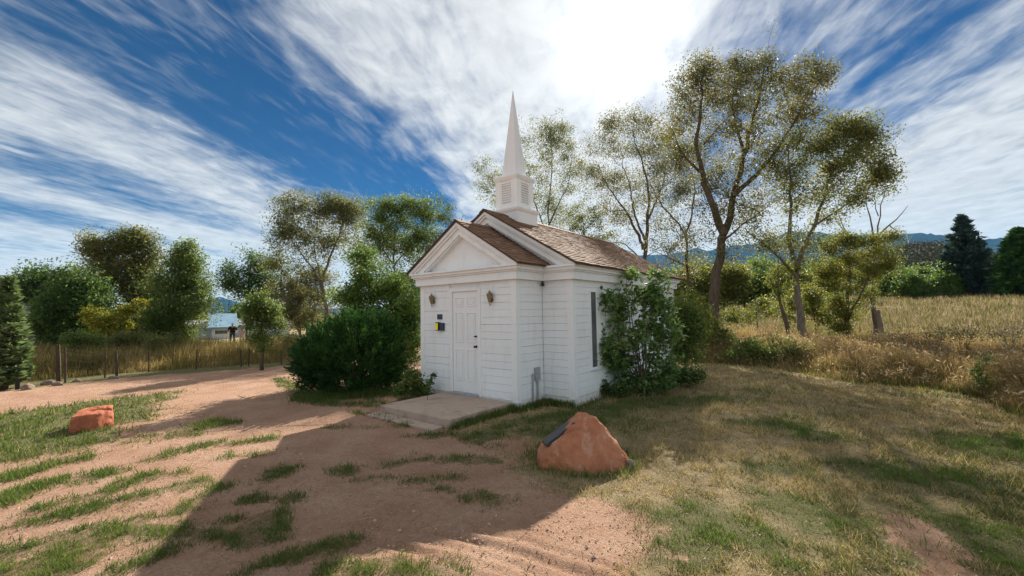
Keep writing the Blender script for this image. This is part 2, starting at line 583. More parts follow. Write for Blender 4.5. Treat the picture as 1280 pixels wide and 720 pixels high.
# ------------------------------------------------------------------ ground masks
GREEN = [   # strips of short grass growing through the dirt and the slabs: pixels along the strip, half width in metres
    ([(-30, 645), (0, 634), (31, 615), (58, 608)], .22), ([(12, 599), (50, 588), (91, 576)], .2),
    ([(43, 640), (105, 625), (155, 610)], .2), ([(92, 640), (118, 636)], .24), ([(163, 627), (202, 613), (241, 607)], .2),
    ([(167, 601), (223, 593)], .15), ([(112, 600), (130, 595)], .25), ([(198, 574), (233, 562), (274, 555)], .17),
    ([(225, 545), (249, 531), (276, 531)], .3), ([(171, 548), (194, 545)], .14), ([(214, 648), (241, 630), (276, 611)], .17),
    ([(318, 625), (332, 604), (358, 588)], .2), ([(316, 627), (368, 624)], .17), ([(288, 572), (334, 566)], .10),
    ([(323, 551), (342, 550)], .17), ([(288, 556), (309, 553)], .09), ([(202, 662), (264, 660), (311, 669), (338, 650)], .2),
    ([(290, 662), (330, 672)], .28), ([(8, 662), (62, 650)], .12), ([(-20, 706), (50, 681), (109, 669), (171, 656)], .2), ([(80, 689), (165, 669)], .18),
    ([(20, 716), (89, 708)], .2), ([(155, 712), (202, 693)], .17), ([(290, 718), (355, 702), (405, 688), (430, 682)], .19),
    ([(420, 716), (490, 706), (556, 714)], .22), ([(438, 590)], .2), ([(449, 601), (475, 598)], .10), ([(492, 582), (524, 576)], .17),
    ([(528, 601), (575, 600)], .22), ([(545, 612), (560, 616)], .2), ([(585, 623), (622, 628)], .2), ([(556, 577), (610, 576)], .15),
    ([(521, 545), (567, 546), (594, 553)], .17), ([(440, 516), (475, 522), (511, 533)], .10), ([(412, 535), (458, 534)], .08),
    ([(350, 474), (380, 500), (425, 506), (465, 506)], .35), ([(465, 498), (520, 482)], .35), ([(600, 545), (640, 530), (700, 520)], .35),
]
GREEN = [(pxline(a), w) for a, w in GREEN]
LAWN_R = np.vstack([pxline([(560, 532), (604, 548), (640, 585), (690, 612), (755, 626), (800, 650), (812, 690), (800, 760)]),
                    [(7.2, -9), (30, -9), (70, 70), (-40, 70), (-30, 12), (-5, 7), (-3.2, 3.0), (-2.6, -.2)]])
LAWN_L = pxline([(-90, 527), (0, 517), (100, 503), (232, 489), (205, 503), (205, 518), (150, 533), (178, 552), (110, 562), (60, 570), (0, 584), (-90, 598)])
VERGE = pxline([(-80, 492), (0, 484), (70, 477), (150, 469), (250, 462), (370, 453)])
BALD = [(pxline([(1135, 655), (1165, 690), (1180, 720)]), .14)]
LUSH = [(pxline([(840, 672), (880, 660), (925, 672)]), .55), (pxline([(960, 585), (1010, 590)]), .25), (pxline([(1110, 590), (1180, 600)]), .6), (pxline([(880, 500), (760, 510), (700, 535)]), .6),
        (pxline([(980, 640), (1060, 650)]), .35), (pxline([(1200, 660), (1280, 700)]), .45), (pxline([(950, 530), (1000, 540)]), .5), (pxline([(1230, 560), (1290, 560)]), .8)]


def masks(x, y):
    """green (short grass in dirt), lawn (dry lawn), lush (greener lawn), all 0..1"""
    n = fbm(x*3.1, y*3.1, 21, 4)-.5
    n2 = fbm(x*.9, y*.9, 31, 4)-.5
    n3 = fbm(x*11, y*11, 33, 3)-.5
    g = np.zeros(np.shape(x))
    for pts, w in GREEN:
        d = pl_dist(x, y, pts)
        g = np.maximum(g, sstep(.13, -.10, d-w*.62*(1+1.6*n2)-.30*n-.17*n3))
    lr = in_poly(x, y, LAWN_R).astype(float)
    dl = pl_dist(x, y, LAWN_R[:8])
    lr = np.where(dl < .6, sstep(-.45, .45, np.where(lr > 0, dl, -dl)+.9*n), lr)
    ll = in_poly(x, y, LAWN_L).astype(float)
    dl = pl_dist(x, y, np.vstack([LAWN_L, LAWN_L[:1]]))
    ll = np.where(dl < .5, sstep(-.4, .4, np.where(ll > 0, dl, -dl)+1.1*n), ll)
    vg = sstep(.6, .25, pl_dist(x, y, VERGE)-.55+.7*n)
    lawn = np.maximum(np.maximum(lr, ll*.95), vg)
    back = sstep(-11.4, -12.2, x-.35*(y+4))*1.0
    lawn = np.maximum(lawn, back)
    for pts, w in BALD:
        lawn = lawn*(1-.85*sstep(.2, -.1, pl_dist(x, y, pts)-w+.5*n+.3*n3))
    lush = sstep(.05, .30, n2+.4*n)*.6
    for pts, w in LUSH:
        lush = np.maximum(lush, sstep(.3, -.25, pl_dist(x, y, pts)-w*.8+.9*n+.3*n3)*.85)
    lush = np.maximum(lush, np.maximum(ll*.75, vg*.8))
    g = np.maximum(g, lawn*sstep(.55, .85, lush)*.75)
    return g, lawn, lush


# ---- ground sheet to the horizon
def axis(lo, hi, step, far):
    a = list(np.arange(lo, hi+1e-6, step))
    s, x = step, hi
    while x < far:
        s = min(s*1.16, 400)
        x += s
        a.append(x)
    s, x = step, lo
    while x > -far:
        s = min(s*1.16, 400)
        x -= s
        a.insert(0, x)
    return np.array(a)


gx = axis(-13.5, 9.5, .06, 4900)


def refine(a, lo, hi):
    m_ = (a[:-1] >= lo) & (a[1:] <= hi)
    return np.sort(np.concatenate([a, (a[:-1]+a[1:])[m_]/2]))


gx = refine(gx, 2.9, 5.6)
gy = refine(axis(-6.6, 9.5, .06, 4900), -5.0, -2.3)
GX, GY = np.meshgrid(gx, gy)
GZ = height(GX, GY)
# ruts left by tyres in the loose dirt in front
for pts, w, dp in [([(470, 660), (560, 668), (660, 695), (760, 730)], .07, .030), ([(430, 668), (520, 690), (620, 730)], .06, .024),
                   ([(520, 655), (640, 672), (760, 708), (830, 740)], .05, .018), ([(500, 676), (600, 700), (680, 730)], .05, -.015)]:
    d = pl_dist(GX, GY, pxline(pts))
    br_ = .5+.35*vnoise(GX*5, GY*5, 61)
    GZ = GZ - 1.1*dp*br_*np.exp(-(d/(.55*w))**2) + .45*dp*br_*np.exp(-((d-1.15*w)/(.6*w))**2)
g_, l_, u_ = masks(GX, GY)
GZ = GZ + g_*.012
mb = MB()
nx, ny = len(gx), len(gy)
i = (np.arange(ny-1)[:, None]*nx+np.arange(nx-1)[None, :]).ravel()
mb.add(np.stack([GX, GY, GZ], -1).reshape(-1, 3), np.stack([i, i+1, i+nx+1, i+nx], -1))
mt, N = new_mat('ground_earth')
p = pos(N)
at_ = N.add('ShaderNodeVertexColor', layer_name='cover')
cs = N.add('ShaderNodeSeparateColor', {0: at_.outputs[0]})
n1 = N.noise(p, 1.6, 8, .6)
n2 = N.noise(p, 22, 8, .7)
n3 = N.noise(p, 150, 4, .7)
dirt = N.ramp(n1, [(.32, (.38, .215, .135)), (.5, (.49, .30, .20)), (.68, (.57, .375, .265))])
dirt = N.mix(N.maprange(N.noise(p, 6.5, 7, .7, .6), .52, .66, 0, .55), dirt, (.33, .185, .12))
n4 = N.noise(p, 60, 6, .75)
dirt = N.mix(N.maprange(n2, .42, .72, 0, .6), dirt, (.30, .165, .105))
dirt = N.mix(N.maprange(n4, .5, .68, 0, .75), dirt, (.26, .145, .095))
dirt = N.mix(N.maprange(n4, .46, .32, 0, .6), dirt, (.58, .42, .32))
dirt = N.mix(N.maprange(n3, .55, .72, 0, .55), dirt, (.50, .38, .30))
dirt = N.mix(N.maprange(n3, .45, .3, 0, .6), dirt, (.17, .095, .065))
dry = N.ramp(N.noise(p, 5, 8, .7), [(.28, (.20, .155, .08)), (.5, (.33, .255, .14)), (.72, (.45, .355, .215))])
dry = N.mix(N.maprange(n2, .4, .7, 0, .6), dry, (.15, .115, .065))
lush = N.ramp(n2, [(.3, (.05, .065, .02)), (.7, (.11, .12, .04))])
dry = N.mix(N.math('MULTIPLY', cs.outputs[2], .75), dry, lush)
gl = N.math('ADD', cs.outputs[1], N.math('MULTIPLY', N.math('SUBTRACT', n2, .5), .7))
gl = N.maprange(gl, .3, .7, 0, 1, True)
c = N.mix(gl, dirt, dry)
gg = N.maprange(N.math('ADD', cs.outputs[0], N.math('MULTIPLY', N.math('SUBTRACT', n2, .5), .9)), .5, 1.1, 0, .6)
c = N.mix(gg, c, N.ramp(n2, [(.3, (.07, .075, .025)), (.7, (.13, .12, .05))]))
b = N.math('ADD', N.math('MULTIPLY', n2, .9), N.math('ADD', N.math('MULTIPLY', n4, .7), N.math('MULTIPLY', n3, .5)))
finish(N, c, .95, b, .9, .045, spec=.12)
M['ground'] = mt
gr = mb.build('ground', mt, smooth=True, kind='structure')
ca_ = gr.data.color_attributes.new('cover', 'FLOAT_COLOR', 'POINT')
cc = np.stack([g_, l_, u_, np.ones_like(g_)], -1).reshape(-1, 4).astype(np.float32)
ca_.data.foreach_set('color', cc.ravel())

# ---- broken slabs of the old pavement, each one a piece of its own
mt, N = new_mat('old_pavement')
p = pos(N)
oi = N.add('ShaderNodeObjectInfo').outputs['Random']
n2 = N.noise(p, 22, 8, .7)
n3 = N.noise(p, 150, 4, .7)
c = N.ramp(N.noise(p, 1.6, 8, .6), [(.25, (.38, .225, .145)), (.5, (.48, .30, .205)), (.75, (.56, .38, .275))])
c = N.mix(N.math('MULTIPLY', oi, .22), c, (.47, .35, .28))
c = N.mix(N.maprange(n2, .40, .72, 0, .45), c, (.36, .215, .145))
c = N.mix(N.maprange(n3, .55, .72, 0, .5), c, (.54, .42, .34))
c = N.mix(N.maprange(n3, .45, .3, 0, .5), c, (.2, .12, .085))
c = N.mix(N.maprange(N.noise(p, .8, 6, .65), .40, .56, 0, .9), c, N.mix(n2, (.44, .26, .165), (.50, .33, .23)))
finish(N, c, .95, N.math('ADD', N.math('MULTIPLY', n2, .6), N.math('MULTIPLY', n3, .5)), .7, .03, spec=.12)
M['slab'] = M['ground']
pave = thing('pavement', None, None)
tag(pave, kind='structure')
REG = pxline([(258, 512), (345, 478), (400, 500), (470, 512), (545, 540), (640, 582), (575, 598), (500, 592), (420, 600), (330, 640), (300, 655),
              (210, 645), (120, 668), (-30, 690), (-30, 600), (90, 575), (180, 560), (225, 530)])
rs = np.random.default_rng(41)
lo, hi = REG.min(0)-1, REG.max(0)+1
road_dir = np.array([VERGE[4]-VERGE[1]])[0]
road_dir = road_dir/np.linalg.norm(road_dir)
perp = np.array([-road_dir[1], road_dir[0]])
seeds = []
for a in np.arange(-14, 14, 1.75):
    for b_ in np.arange(-14, 14, 1.15):
        q = (a+rs.uniform(-.6, .6)+(.85 if int(round(b_/1.15)) % 2 else 0))*road_dir + (b_+rs.uniform(-.38, .38))*perp
        if (q > lo-2).all() and (q < hi+2).all():
            seeds.append(q)
seeds = np.array(seeds)
ins = in_poly(seeds[:, 0], seeds[:, 1], REG)
for k in np.where(ins)[0]:
    s0 = seeds[k]
    poly = [s0+np.array(q) for q in ((-2.6, -2.6), (2.6, -2.6), (2.6, 2.6), (-2.6, 2.6))]
    for j in np.argsort(((seeds-s0)**2).sum(1))[1:16]:
        dvec = seeds[j]-s0
        dn = np.linalg.norm(dvec)
        nrm, lim = dvec/dn, dn/2-.006
        out = []
        for a, b_ in zip(poly, poly[1:]+poly[:1]):
            da, db = (a-s0)@nrm-lim, (b_-s0)@nrm-lim
            if da <= 0:
                out.append(a)
            if da*db < 0:
                out.append(a+(b_-a)*da/(da-db))
        poly = out
        if len(poly) < 3:
            break
    if len(poly) < 3:
        continue
    pts = []
    for a, b_ in zip(poly, poly[1:]+poly[:1]):           # ragged broken edges
        n_ = max(1, int(np.linalg.norm(b_-a)/.16))
        for t in range(n_):
            q = a+(b_-a)*t/n_
            pts.append(q+rs.uniform(-.018, .018, 2))
    pts = np.array(pts)
    zc = float(height(s0[0], s0[1]))
    tilt = rs.uniform(-.004, .004, 2)
    n_ = len(pts)
    top = np.column_stack([pts*.99+s0*.01, zc+.0055+rs.uniform(-.003, .003)+(pts-s0)@tilt])
    skirt = np.column_stack([pts, np.full(n_, zc-.03)])
    mid = np.column_stack([pts, top[:, 2]-.006])
    mb = MB()
    f = [tuple(range(n_))]+[(i_, n_+i_, n_+(i_+1) % n_, (i_+1) % n_) for i_ in range(n_)]
    f += [(n_+i_, 2*n_+i_, 2*n_+(i_+1) % n_, n_+(i_+1) % n_) for i_ in range(n_)]
    mb.add(np.vstack([top, mid, skirt]), f)
    mb.build('paving_slab', M['slab'], pave)

# ------------------------------------------------------------------ the chapel
HV, D1, HN, LN = 1.342, .84, 2.026, 5.73        # half width of porch, its depth, half width and length of nave
YB = D1+LN
TW = 2.383                                        # top of the walls
ZF = .17                                          # top of the foundation
chapel = thing('chapel', 'tiny white clapboard chapel with brown shingled roof and pointed steeple', 'chapel')


def child(mb_, name, mat, parent=None, **k):
    return mb_.build(name, mat, parent or chapel, **k)


# foundation
mb = MB()
mb.box(-HV+.012, HV-.012, .012, D1+.01, -.25, ZF)
mb.box(-HN+.012, HN-.012, D1+.012, YB-.012, -.25, ZF-.004)
child(mb, 'foundation', mottled('painted_foundation', (.52, .49, .45), (.72, .71, .69), 5, .85, .4, 30, (.66, .62, .57)))

# walls: a core sheet with lapped boards hung on it
COURSES = 16
CH = (TW-ZF)/COURSES
_bcache = {}


def board_mesh(L):
    L = round(L, 3)
    if L not in _bcache:
        mb_ = MB()
        prof = [(-.0295, 0.0025), (-.002, 0.0025), (-.002, CH-.0015), (-.0255, CH-.0015), (-.027, CH-.004)]
        mb_.prism(prof, 'x', 0, L)
        o_ = mb_.build('siding_board', M['paint'])
        _bcache[L] = o_.data
        bpy.data.objects.remove(o_)
    return _bcache[L]


rb = random.Random(5)


def wall(name, p0, ang, L, spans, core):
    """p0: left end seen from outside, ang: direction of the run; spans(course) -> list of (a, b)"""
    w = child(core, name, M['paint'])
    for k in range(COURSES):
        for a, b in spans(k):
            pieces = [(a, b)]
            if b-a > 3:
                c_ = a+(b-a)*rb.uniform(.3, .7)
                pieces = [(a, c_-.001), (c_+.001, b)]
            for s_, e_ in pieces:
                o_ = bpy.data.objects.new('siding_board', board_mesh(e_-s_))
                col.objects.link(o_)
                o_.parent = w
                o_.location = (p0[0]+math.cos(ang)*s_, p0[1]+math.sin(ang)*s_, ZF+k*CH+rb.uniform(-.002, .002))
                o_.rotation_euler = (rb.uniform(-.006, .006), rb.uniform(-.0022, .0022), ang)
    return w


CB = .115
DC, DW, DZ = .023, .364, .187                      # door centre, half width, sill
DT = DZ+2.03
TR = .075


def core_box(*a):
    q = MB()
    q.box(*a)
    return q


def sp_front(k):
    z0, z1 = ZF+k*CH, ZF+(k+1)*CH
    if z0 > DT+.06:
        return [(CB, 2*HV-CB)]
    return [(CB, HV+DC-DW-TR), (HV+DC+DW+TR, 2*HV-CB)]


t_ = .03
wall('front_wall', (-HV, t_), 0, 2*HV, sp_front, core_box(-HV+t_, HV-t_, t_, t_+.1, ZF, TW+.1))
wall('porch_side_wall', (HV-t_, 0), math.pi/2, D1, lambda k: [(CB, D1)], core_box(HV-t_-.1, HV-t_, t_+.1, D1+.05, ZF, TW+.1))
wall('porch_side_wall', (-HV+t_, D1), -math.pi/2, D1, lambda k: [(0, D1-CB)], core_box(-HV+t_, -HV+t_+.1, t_+.1, D1+.05, ZF, TW+.1))
wall('nave_front_wall', (HV, D1+t_), 0, HN-HV, lambda k: [(0.005, HN-HV-CB)], core_box(HV-t_, HN-t_, D1+t_, D1+t_+.1, ZF, TW+.1))
wall('nave_front_wall', (-HN, D1+t_), 0, HN-HV, lambda k: [(CB, HN-HV-.005)], core_box(-HN+t_, -HV+t_, D1+t_, D1+t_+.1, ZF, TW+.1))
wall('side_wall', (HN-t_, D1), math.pi/2, LN, lambda k: [(CB, LN-CB)], core_box(HN-t_-.1, HN-t_, D1+t_+.1, YB-t_-.1, ZF, TW+.1))
wall('side_wall', (-HN+t_, YB), -math.pi/2, LN, lambda k: [(CB, LN-CB)], core_box(-HN+t_, -HN+t_+.1, D1+t_+.1, YB-t_-.1, ZF, TW+.1))
wall('back_wall', (HN, YB-t_), math.pi, 2*HN, lambda k: [(CB, 2*HN-CB)], core_box(-HN+t_, HN-t_, YB-t_-.1, YB-t_, ZF, TW+.1))

# corner boards
for x_, y_, sx, sy in ((-HV, 0, 1, 1), (HV, 0, -1, 1), (-HN, D1, 1, 1), (HN, D1, -1, 1), (-HN, YB, 1, -1), (HN, YB, -1, -1)):
    q = MB()
    e = .006
    ox, oy = x_-sx*e, y_-sy*e
    P = [(ox, oy), (ox+sx*(CB+e), oy), (ox+sx*(CB+e), oy+sy*.04), (ox+sx*.04, oy+sy*.04), (ox+sx*.04, oy+sy*(CB+e)), (ox, oy+sy*(CB+e))]
    q.prism(P, 'z', ZF-.03, TW+.02)
    child(q, 'corner_board', M['trim'])

# frieze and cornice follow the T-shaped outline
def outline(e):
    a, b, y0, y1, y2 = HV+e, HN+e, -e, D1-e, YB+e
    return [(-a, y0), (a, y0), (a, y1), (b, y1), (b, y2), (-b, y2), (-b, y1), (-a, y1)]


for nm, e0, z0, z1 in (('frieze', .08, TW, 2.532), ('cornice', .115, 2.532, 2.562), ('cornice', .15, 2.562, 2.615), ('cornice', .185, 2.615, 2.655)):
    q = MB()
    q.prism(outline(e0), 'z', z0, z1)
    child(q, nm, M['trim'])

# gables
EAVE = 2.655


def gable(hw, ap, yf, yw, lbl=None):
    """raking cornice of stepped boards with a recessed tympanum"""
    sl_ = (ap-EAVE)/hw
    cs_ = math.cos(math.atan(sl_))

    def band(d0, d1, y0, y1, nm):
        q = MB()
        for s_ in (-1, 1):
            a, b = d0/cs_, d1/cs_
            # parallelogram from eave to the ridge, measured down from the roof line
            pts = [(0, ap-a), (0, ap-b), (s_*(hw-(b)/sl_), EAVE+.001), (s_*(hw-(a)/sl_), EAVE+.001)]
            if s_ > 0:
                pts = pts[::-1]
            q.prism(pts, 'y', y0, y1)
        child(q, nm, M['trim'])
    band(0, .055, yf, yw, 'raking_cornice')
    band(.055, .10, yf+.035, yw, 'raking_cornice')
    band(.10, .205, yf+.075, yw, 'raking_cornice')
    band(.205, .235, yf+.11, yw, 'raking_cornice')
    q = MB()
    d_ = .21/cs_
    q.prism([(-(hw-d_/sl_), EAVE+.002), ((hw-d_/sl_), EAVE+.002), (0, ap-d_)], 'y', yw-.01, yw+.05)
    child(q, 'tympanum', M['paint'])


APV, APN = 3.60, 3.965
gable(HV+.19, APV, -.19, .035)
gable(HN+.19, APN, D1-.19, D1+.035)
# back gable, plain
q = MB()
q.prism([(-HN-.15, EAVE+.002), (HN+.15, EAVE+.002), (0, APN-.06)], 'y', YB-.05, YB+.05)
child(q, 'gable_end', M['paint'])


def roof(hw, ap, y0, y1, nm):
    sl_ = (ap-EAVE)/hw
    ang = math.atan(sl_)
    ov = .035
    q = MB()
    th = .035
    for s_ in (-1, 1):
        pts = [(0, ap+.002), (s_*(hw+ov), EAVE-ov*sl_+.002), (s_*(hw+ov), EAVE-ov*sl_+th), (0, ap+th+.004)]
        if s_ > 0:
            pts = pts[::-1]
        q.prism(pts, 'y', y0, y1)
    r_ = child(q, nm, M['dark_edge'])
    sh = MB()
    rr = np.random.default_rng(int(ap*100))
    L = math.hypot(hw+ov, (hw+ov)*sl_)
    n_c = int(L/.105)
    for s_ in (-1, 1):
        nrm = np.array([s_*math.sin(ang), 0, math.cos(ang)])
        dn = np.array([s_*math.cos(ang), 0, -math.sin(ang)])
        O = np.array([0, 0, ap+th+.004])
        for c_ in range(n_c+1):
            d0 = L-(c_+1)*L/n_c
            d0 = max(d0, -.01)
            d1_ = L-c_*L/n_c+.012
            y = y0-.012+rr.uniform(-.1, 0)
            while y < y1+.01:
                w_ = rr.uniform(.09, .2)
                ya, yb = max(y, y0-.012), min(y+w_-.004, y1+.012)
                y += w_
                if yb-ya < .02:
                    continue
                t0, t1 = .003, rr.uniform(.012, .022)
                e_ = d1_+rr.uniform(-.008, .012)
                a = O+dn*d0+nrm*t0
                b = O+dn*e_+nrm*t1
                cc_ = O+dn*e_+nrm*.0005
                Y = np.array([0, 1.0, 0])
                v = [a+Y*ya, a+Y*yb, b+Y*yb, b+Y*ya, cc_+Y*yb, cc_+Y*ya, O+dn*d0+Y*ya+nrm*.0005, O+dn*d0+Y*yb+nrm*.0005]
                sh.add(v, [(0, 1, 2, 3), (3, 2, 4, 5), (0, 3, 5, 6), (1, 7, 4, 2)])
    # ridge caps
    y = y0-.012
    while y < y1:
        yb = min(y+.2, y1+.01)
        for s_ in (-1, 1):
            nrm = np.array([s_*math.sin(ang), 0, math.cos(ang)])
            dn = np.array([s_*math.cos(ang), 0, -math.sin(ang)])
            O = np.array([0, 0, ap+th+.004])
            a, b = O+np.array([0, 0, .026]), O+dn*.13+nrm*.026
            c_ = O+dn*.13+nrm*.004
            Y = np.array([0, 1.0, 0])
            sh.add([a+Y*y, a+Y*yb, b+Y*yb, b+Y*y, c_+Y*yb, c_+Y*y], [(0, 1, 2, 3), (3, 2, 4, 5)])
        y += .205
    sh.build('shingles', M['shingle'], r_, kind='stuff')


M['dark_edge'] = mottled('drip_edge', (.06, .045, .035), (.10, .075, .055), 8, .8, .2, 30)
roof(HV+.19, APV, -.215, D1+.02, 'porch_roof')
roof(HN+.19, APN, D1-.215, YB+.24, 'nave_roof')
# rear barge boards
q = MB()
sl_ = (APN-EAVE)/(HN+.19)
for s_ in (-1, 1):
    pts = [(0, APN-.001), (0, APN-.16), (s_*(HN+.19-.16/sl_), EAVE+.001), (s_*(HN+.19), EAVE+.001)]
    q.prism(pts[::-1] if s_ > 0 else pts, 'y', YB+.185, YB+.225)
child(q, 'barge_board', M['trim'])

# door, frame, hardware
q = MB()
zt = DT+TR
q.box(DC-DW-TR, DC-DW, -.012, .05, DZ-.04, zt)
q.box(DC+DW, DC+DW+TR, -.012, .05, DZ-.04, zt)
q.box(DC-DW, DC+DW, -.0115, .05, DT, zt)
bevel_obj(child(q, 'door_frame', M['trim']), .005)
q = MB()
q.box(DC-DW+.004, DC+DW-.004, .022, .07, DZ+.012, DT-.004)
door = child(q, 'door', M['door'])
pw = .235
for cx_ in (DC-.165, DC+.165):
    for za, zb in ((.24, .86), (1.0, 1.60), (1.72, 1.91)):
        q = MB()
        x0, x1, z0, z1 = cx_-pw/2, cx_+pw/2, DZ+za, DZ+zb
        # raised panel: moulding ridge, groove, field
        for inset, y_ in ((0, .010),):
            for a in ((x0, x1, z0, z0+.018), (x0, x1, z1-.018, z1)):
                q.box(a[0], a[1], y_, .023, a[2], a[3])
            for a in ((x0, x0+.018), (x1-.018, x1)):
                q.box(a[0], a[1], y_+.0004, .023, z0+.018, z1-.018)
        q.box(x0+.045, x1-.045, .011, .0235, z0+.045, z1-.045)
        bevel_obj(q.build('door_panel', M['door'], door), .006, 2)
for z_, nm, r_ in ((DZ+.93, 'door_knob', .024), (DZ+1.13, 'deadbolt', .017)):
    q = MB()
    x_ = DC+DW-.065
    q.tube([(x_, .022, z_), (x_, .006, z_), (x_, -.012, z_), (x_, -.02, z_), (x_, -.045, z_), (x_, -.05, z_)],
           [r_, r_, r_*.4, r_*.9, r_*.95, r_*.4] if nm == 'door_knob' else [r_, r_, r_*.9, r_*.6, r_*.5, r_*.3], 8)
    q.build(nm, M['dark'], door, smooth=True)
q = MB()
q.box(DC-DW-.02, DC+DW+.02, -.07, .03, DZ-.055, DZ+.008)
child(q, 'threshold', M['grey_metal'])

# windows: tall narrow lights in the side walls
def window(xw, s_, y0, y1, z0, z1):
    fr = MB()
    f_ = .032
    a, b = (xw+.016*s_, xw-.04*s_)
    a, b = min(a, b), max(a, b)
    fr.box(a, b, y0-f_, y0, z0-f_, z1+f_)
    fr.box(a, b, y1, y1+f_, z0-f_, z1+f_)
    fr.box(a+.0005, b-.0005, y0, y1, z1, z1+f_)
    fr.box(a+.0005, b-.0005, y0, y1, z0-f_, z0)
    o_ = child(fr, 'window', M['trim'])
    sb = MB()
    sb.box(min(xw-.03*s_, xw+.035*s_), max(xw-.03*s_, xw+.035*s_), y0-f_-.015, y1+f_+.015, z0-f_-.022, z0-f_-.002)
    sb.build('window_sill', M['trim'], o_)
    pn = MB()
    xg = xw+.004*s_
    pn.box(min(xg, xg-.01*s_), max(xg, xg-.01*s_), y0, y1, z0, z1)
    pn.build('pane', M['pane'], o_)


wa, wb = side(737.5, 362, HN), side(745, 462, HN)
WZ0, WZ1 = float(side(742, 459, HN)[2]), float(side(740, 365, HN)[2])
WY = float(wa[1])
WW = .22
for yy in (WY, WY+1.30, WY+2.6, WY+3.9):
    if yy+WW < YB-.3:
        window(HN, 1, yy, yy+WW, WZ0, WZ1)
        window(-HN, -1, yy, yy+WW, WZ0, WZ1)

# conduit and junction box by the inner corner
q = MB()
q.tube([(HV+.02, .45, .02), (HV+.02, .45, .62)], .016, 8)
q.box(HV, HV+.05, .52, .66, .48, .72)
q.tube([(HV+.025, .60, .02), (HV+.025, .60, .48)], .02, 8)
q.box(HV, HV+.03, .43, .47, .3, .33)
child(q, 'conduit', M['grey_metal'])

# small dark spotlight under the eave in the inner corner
q = MB()
q.tube([(HV+.06, D1-.06, TW-.002), (HV+.06, D1-.06, TW-.03), (HV+.065, D1-.07, TW-.10)], [.012, .02, .038], 8)
child(q, 'eave_spotlight', M['dark'])

# plate, leaflet box on the front wall
a = front(550, 396)
q = MB()
q.box(a[0]-.075, a[0]+.075, -.016, .006, a[2]-.055, a[2]+.055)
bevel_obj(child(q, 'wall_plaque', M['navy']), .004)
a = front(553.5, 408)
q = MB()
q.box(a[0]-.06, a[0]+.06, -.05, .004, a[2]-.085, a[2]+.075)
bx_ = bevel_obj(child(q, 'leaflet_box', M['navy'], label='dark blue leaflet box with a bright yellow card'), .006)
q = MB()
q.box(a[0]-.15, a[0]-.064, -.075, .002, a[2]-.085, a[2]+.09)
bevel_obj(q.build('card_holder', M['dark'], bx_), .006)
q = MB()
q.box(a[0]-.142, a[0]-.070, -.083, -.0745, a[2]-.07, a[2]+.07)
bevel_obj(q.build('yellow_card', M['yellow'], bx_), .003)

# carriage lanterns
def lantern(px_x, px_y):
    c_ = front(px_x, px_y)
    x, z = c_[0], c_[2]
    y = -.10
    z0c = z
    q_ = MB()                                     # tapered six-sided cage: ribs, roof, base
    n_ = 6
    def ring(r, zz):
        return [(x+r*math.cos(k*2*math.pi/n_+.3), y+r*math.sin(k*2*math.pi/n_+.3), zz) for k in range(n_)]
    top, bot = ring(.088, z+.085), ring(.045, z-.085)
    for k in range(n_):
        q_.tube([bot[k], top[k]], .0055, 5)
    def cone(r0, z0_, r1, z1_):
        a_, b_ = ring(r0, z0_), ring(r1, z1_)
        q_.add(a_+b_, [(k, (k+1) % n_, n_+(k+1) % n_, n_+k) for k in range(n_)]+[tuple(range(n_))[::-1], tuple(range(n_, 2*n_))])
    cone(.098, z+.083, .094, z+.098)
    cone(.094, z+.098, .038, z+.145)
    cone(.034, z+.145, .03, z+.16)
    cone(.04, z+.16, .014, z+.178)
    cone(.05, z-.098, .05, z-.083)
    cone(.022, z-.13, .048, z-.098)
    q_.tube([(x, y, z-.12), (x, y, z-.16), (x, y, z-.175), (x, y, z-.19)], [.009, .009, .016, .004], 6)
    q_.tube([(x, y, z+.175), (x, y, z+.19), (x, y, z+.205)], [.008, .014, .004], 6)
    def shrink(mb_):
        o3 = np.array([x, 0.0, z0c])
        mb_.v = [(v_-o3)*.70+o3 for v_ in mb_.v]
    shrink(q_)
    l_o = child(q_, 'lantern', M['brass'])
    g_b = MB()
    a_, b_ = ring(.083, z+.083), ring(.041, z-.083)
    g_b.add(a_+b_, [(n_+k, n_+(k+1) % n_, (k+1) % n_, k) for k in range(n_)])
    shrink(g_b)
    g_b.build('lamp_glass', M['lamp_glass'], l_o)
    k_ = MB()
    k_.tube([(x, -.0, z-.06), (x, -.012, z-.06), (x, -.022, z-.06)], [.058, .058, .03], 8)
    k_.tube([(x, -.015, z-.06), (x, -.05, z-.10), (x, -.09, z-.13), (x, y, z-.125), (x, y, z-.105)], [.014, .012, .012, .012, .012], 6)
    k_.tube([(x, -.04, z-.09), (x, -.03, z-.15), (x, -.06, z-.20), (x, -.10, z-.215), (x, -.115, z-.195)], [.009, .008, .008, .007, .005], 6)
    shrink(k_)
    k_.build('bracket', M['brass'], l_o, smooth=True)


lantern(542.6, 375)
lantern(615, 372)

# steeple
SY, TCR, LCR, ZC1, ZC2 = 1.72, .36, .42, 4.927, 4.166
q = MB()
def sq(mb_, h0, z0_, h1, z1_):
    v = [(-h0, SY-h0, z0_), (h0, SY-h0, z0_), (h0, SY+h0, z0_), (-h0, SY+h0, z0_), (-h1, SY-h1, z1_), (h1, SY-h1, z1_), (h1, SY+h1, z1_), (-h1, SY+h1, z1_)]
    mb_.add(v, [(3, 2, 1, 0), (4, 5, 6, 7), (0, 1, 5, 4), (1, 2, 6, 5), (2, 3, 7, 6), (3, 0, 4, 7)])


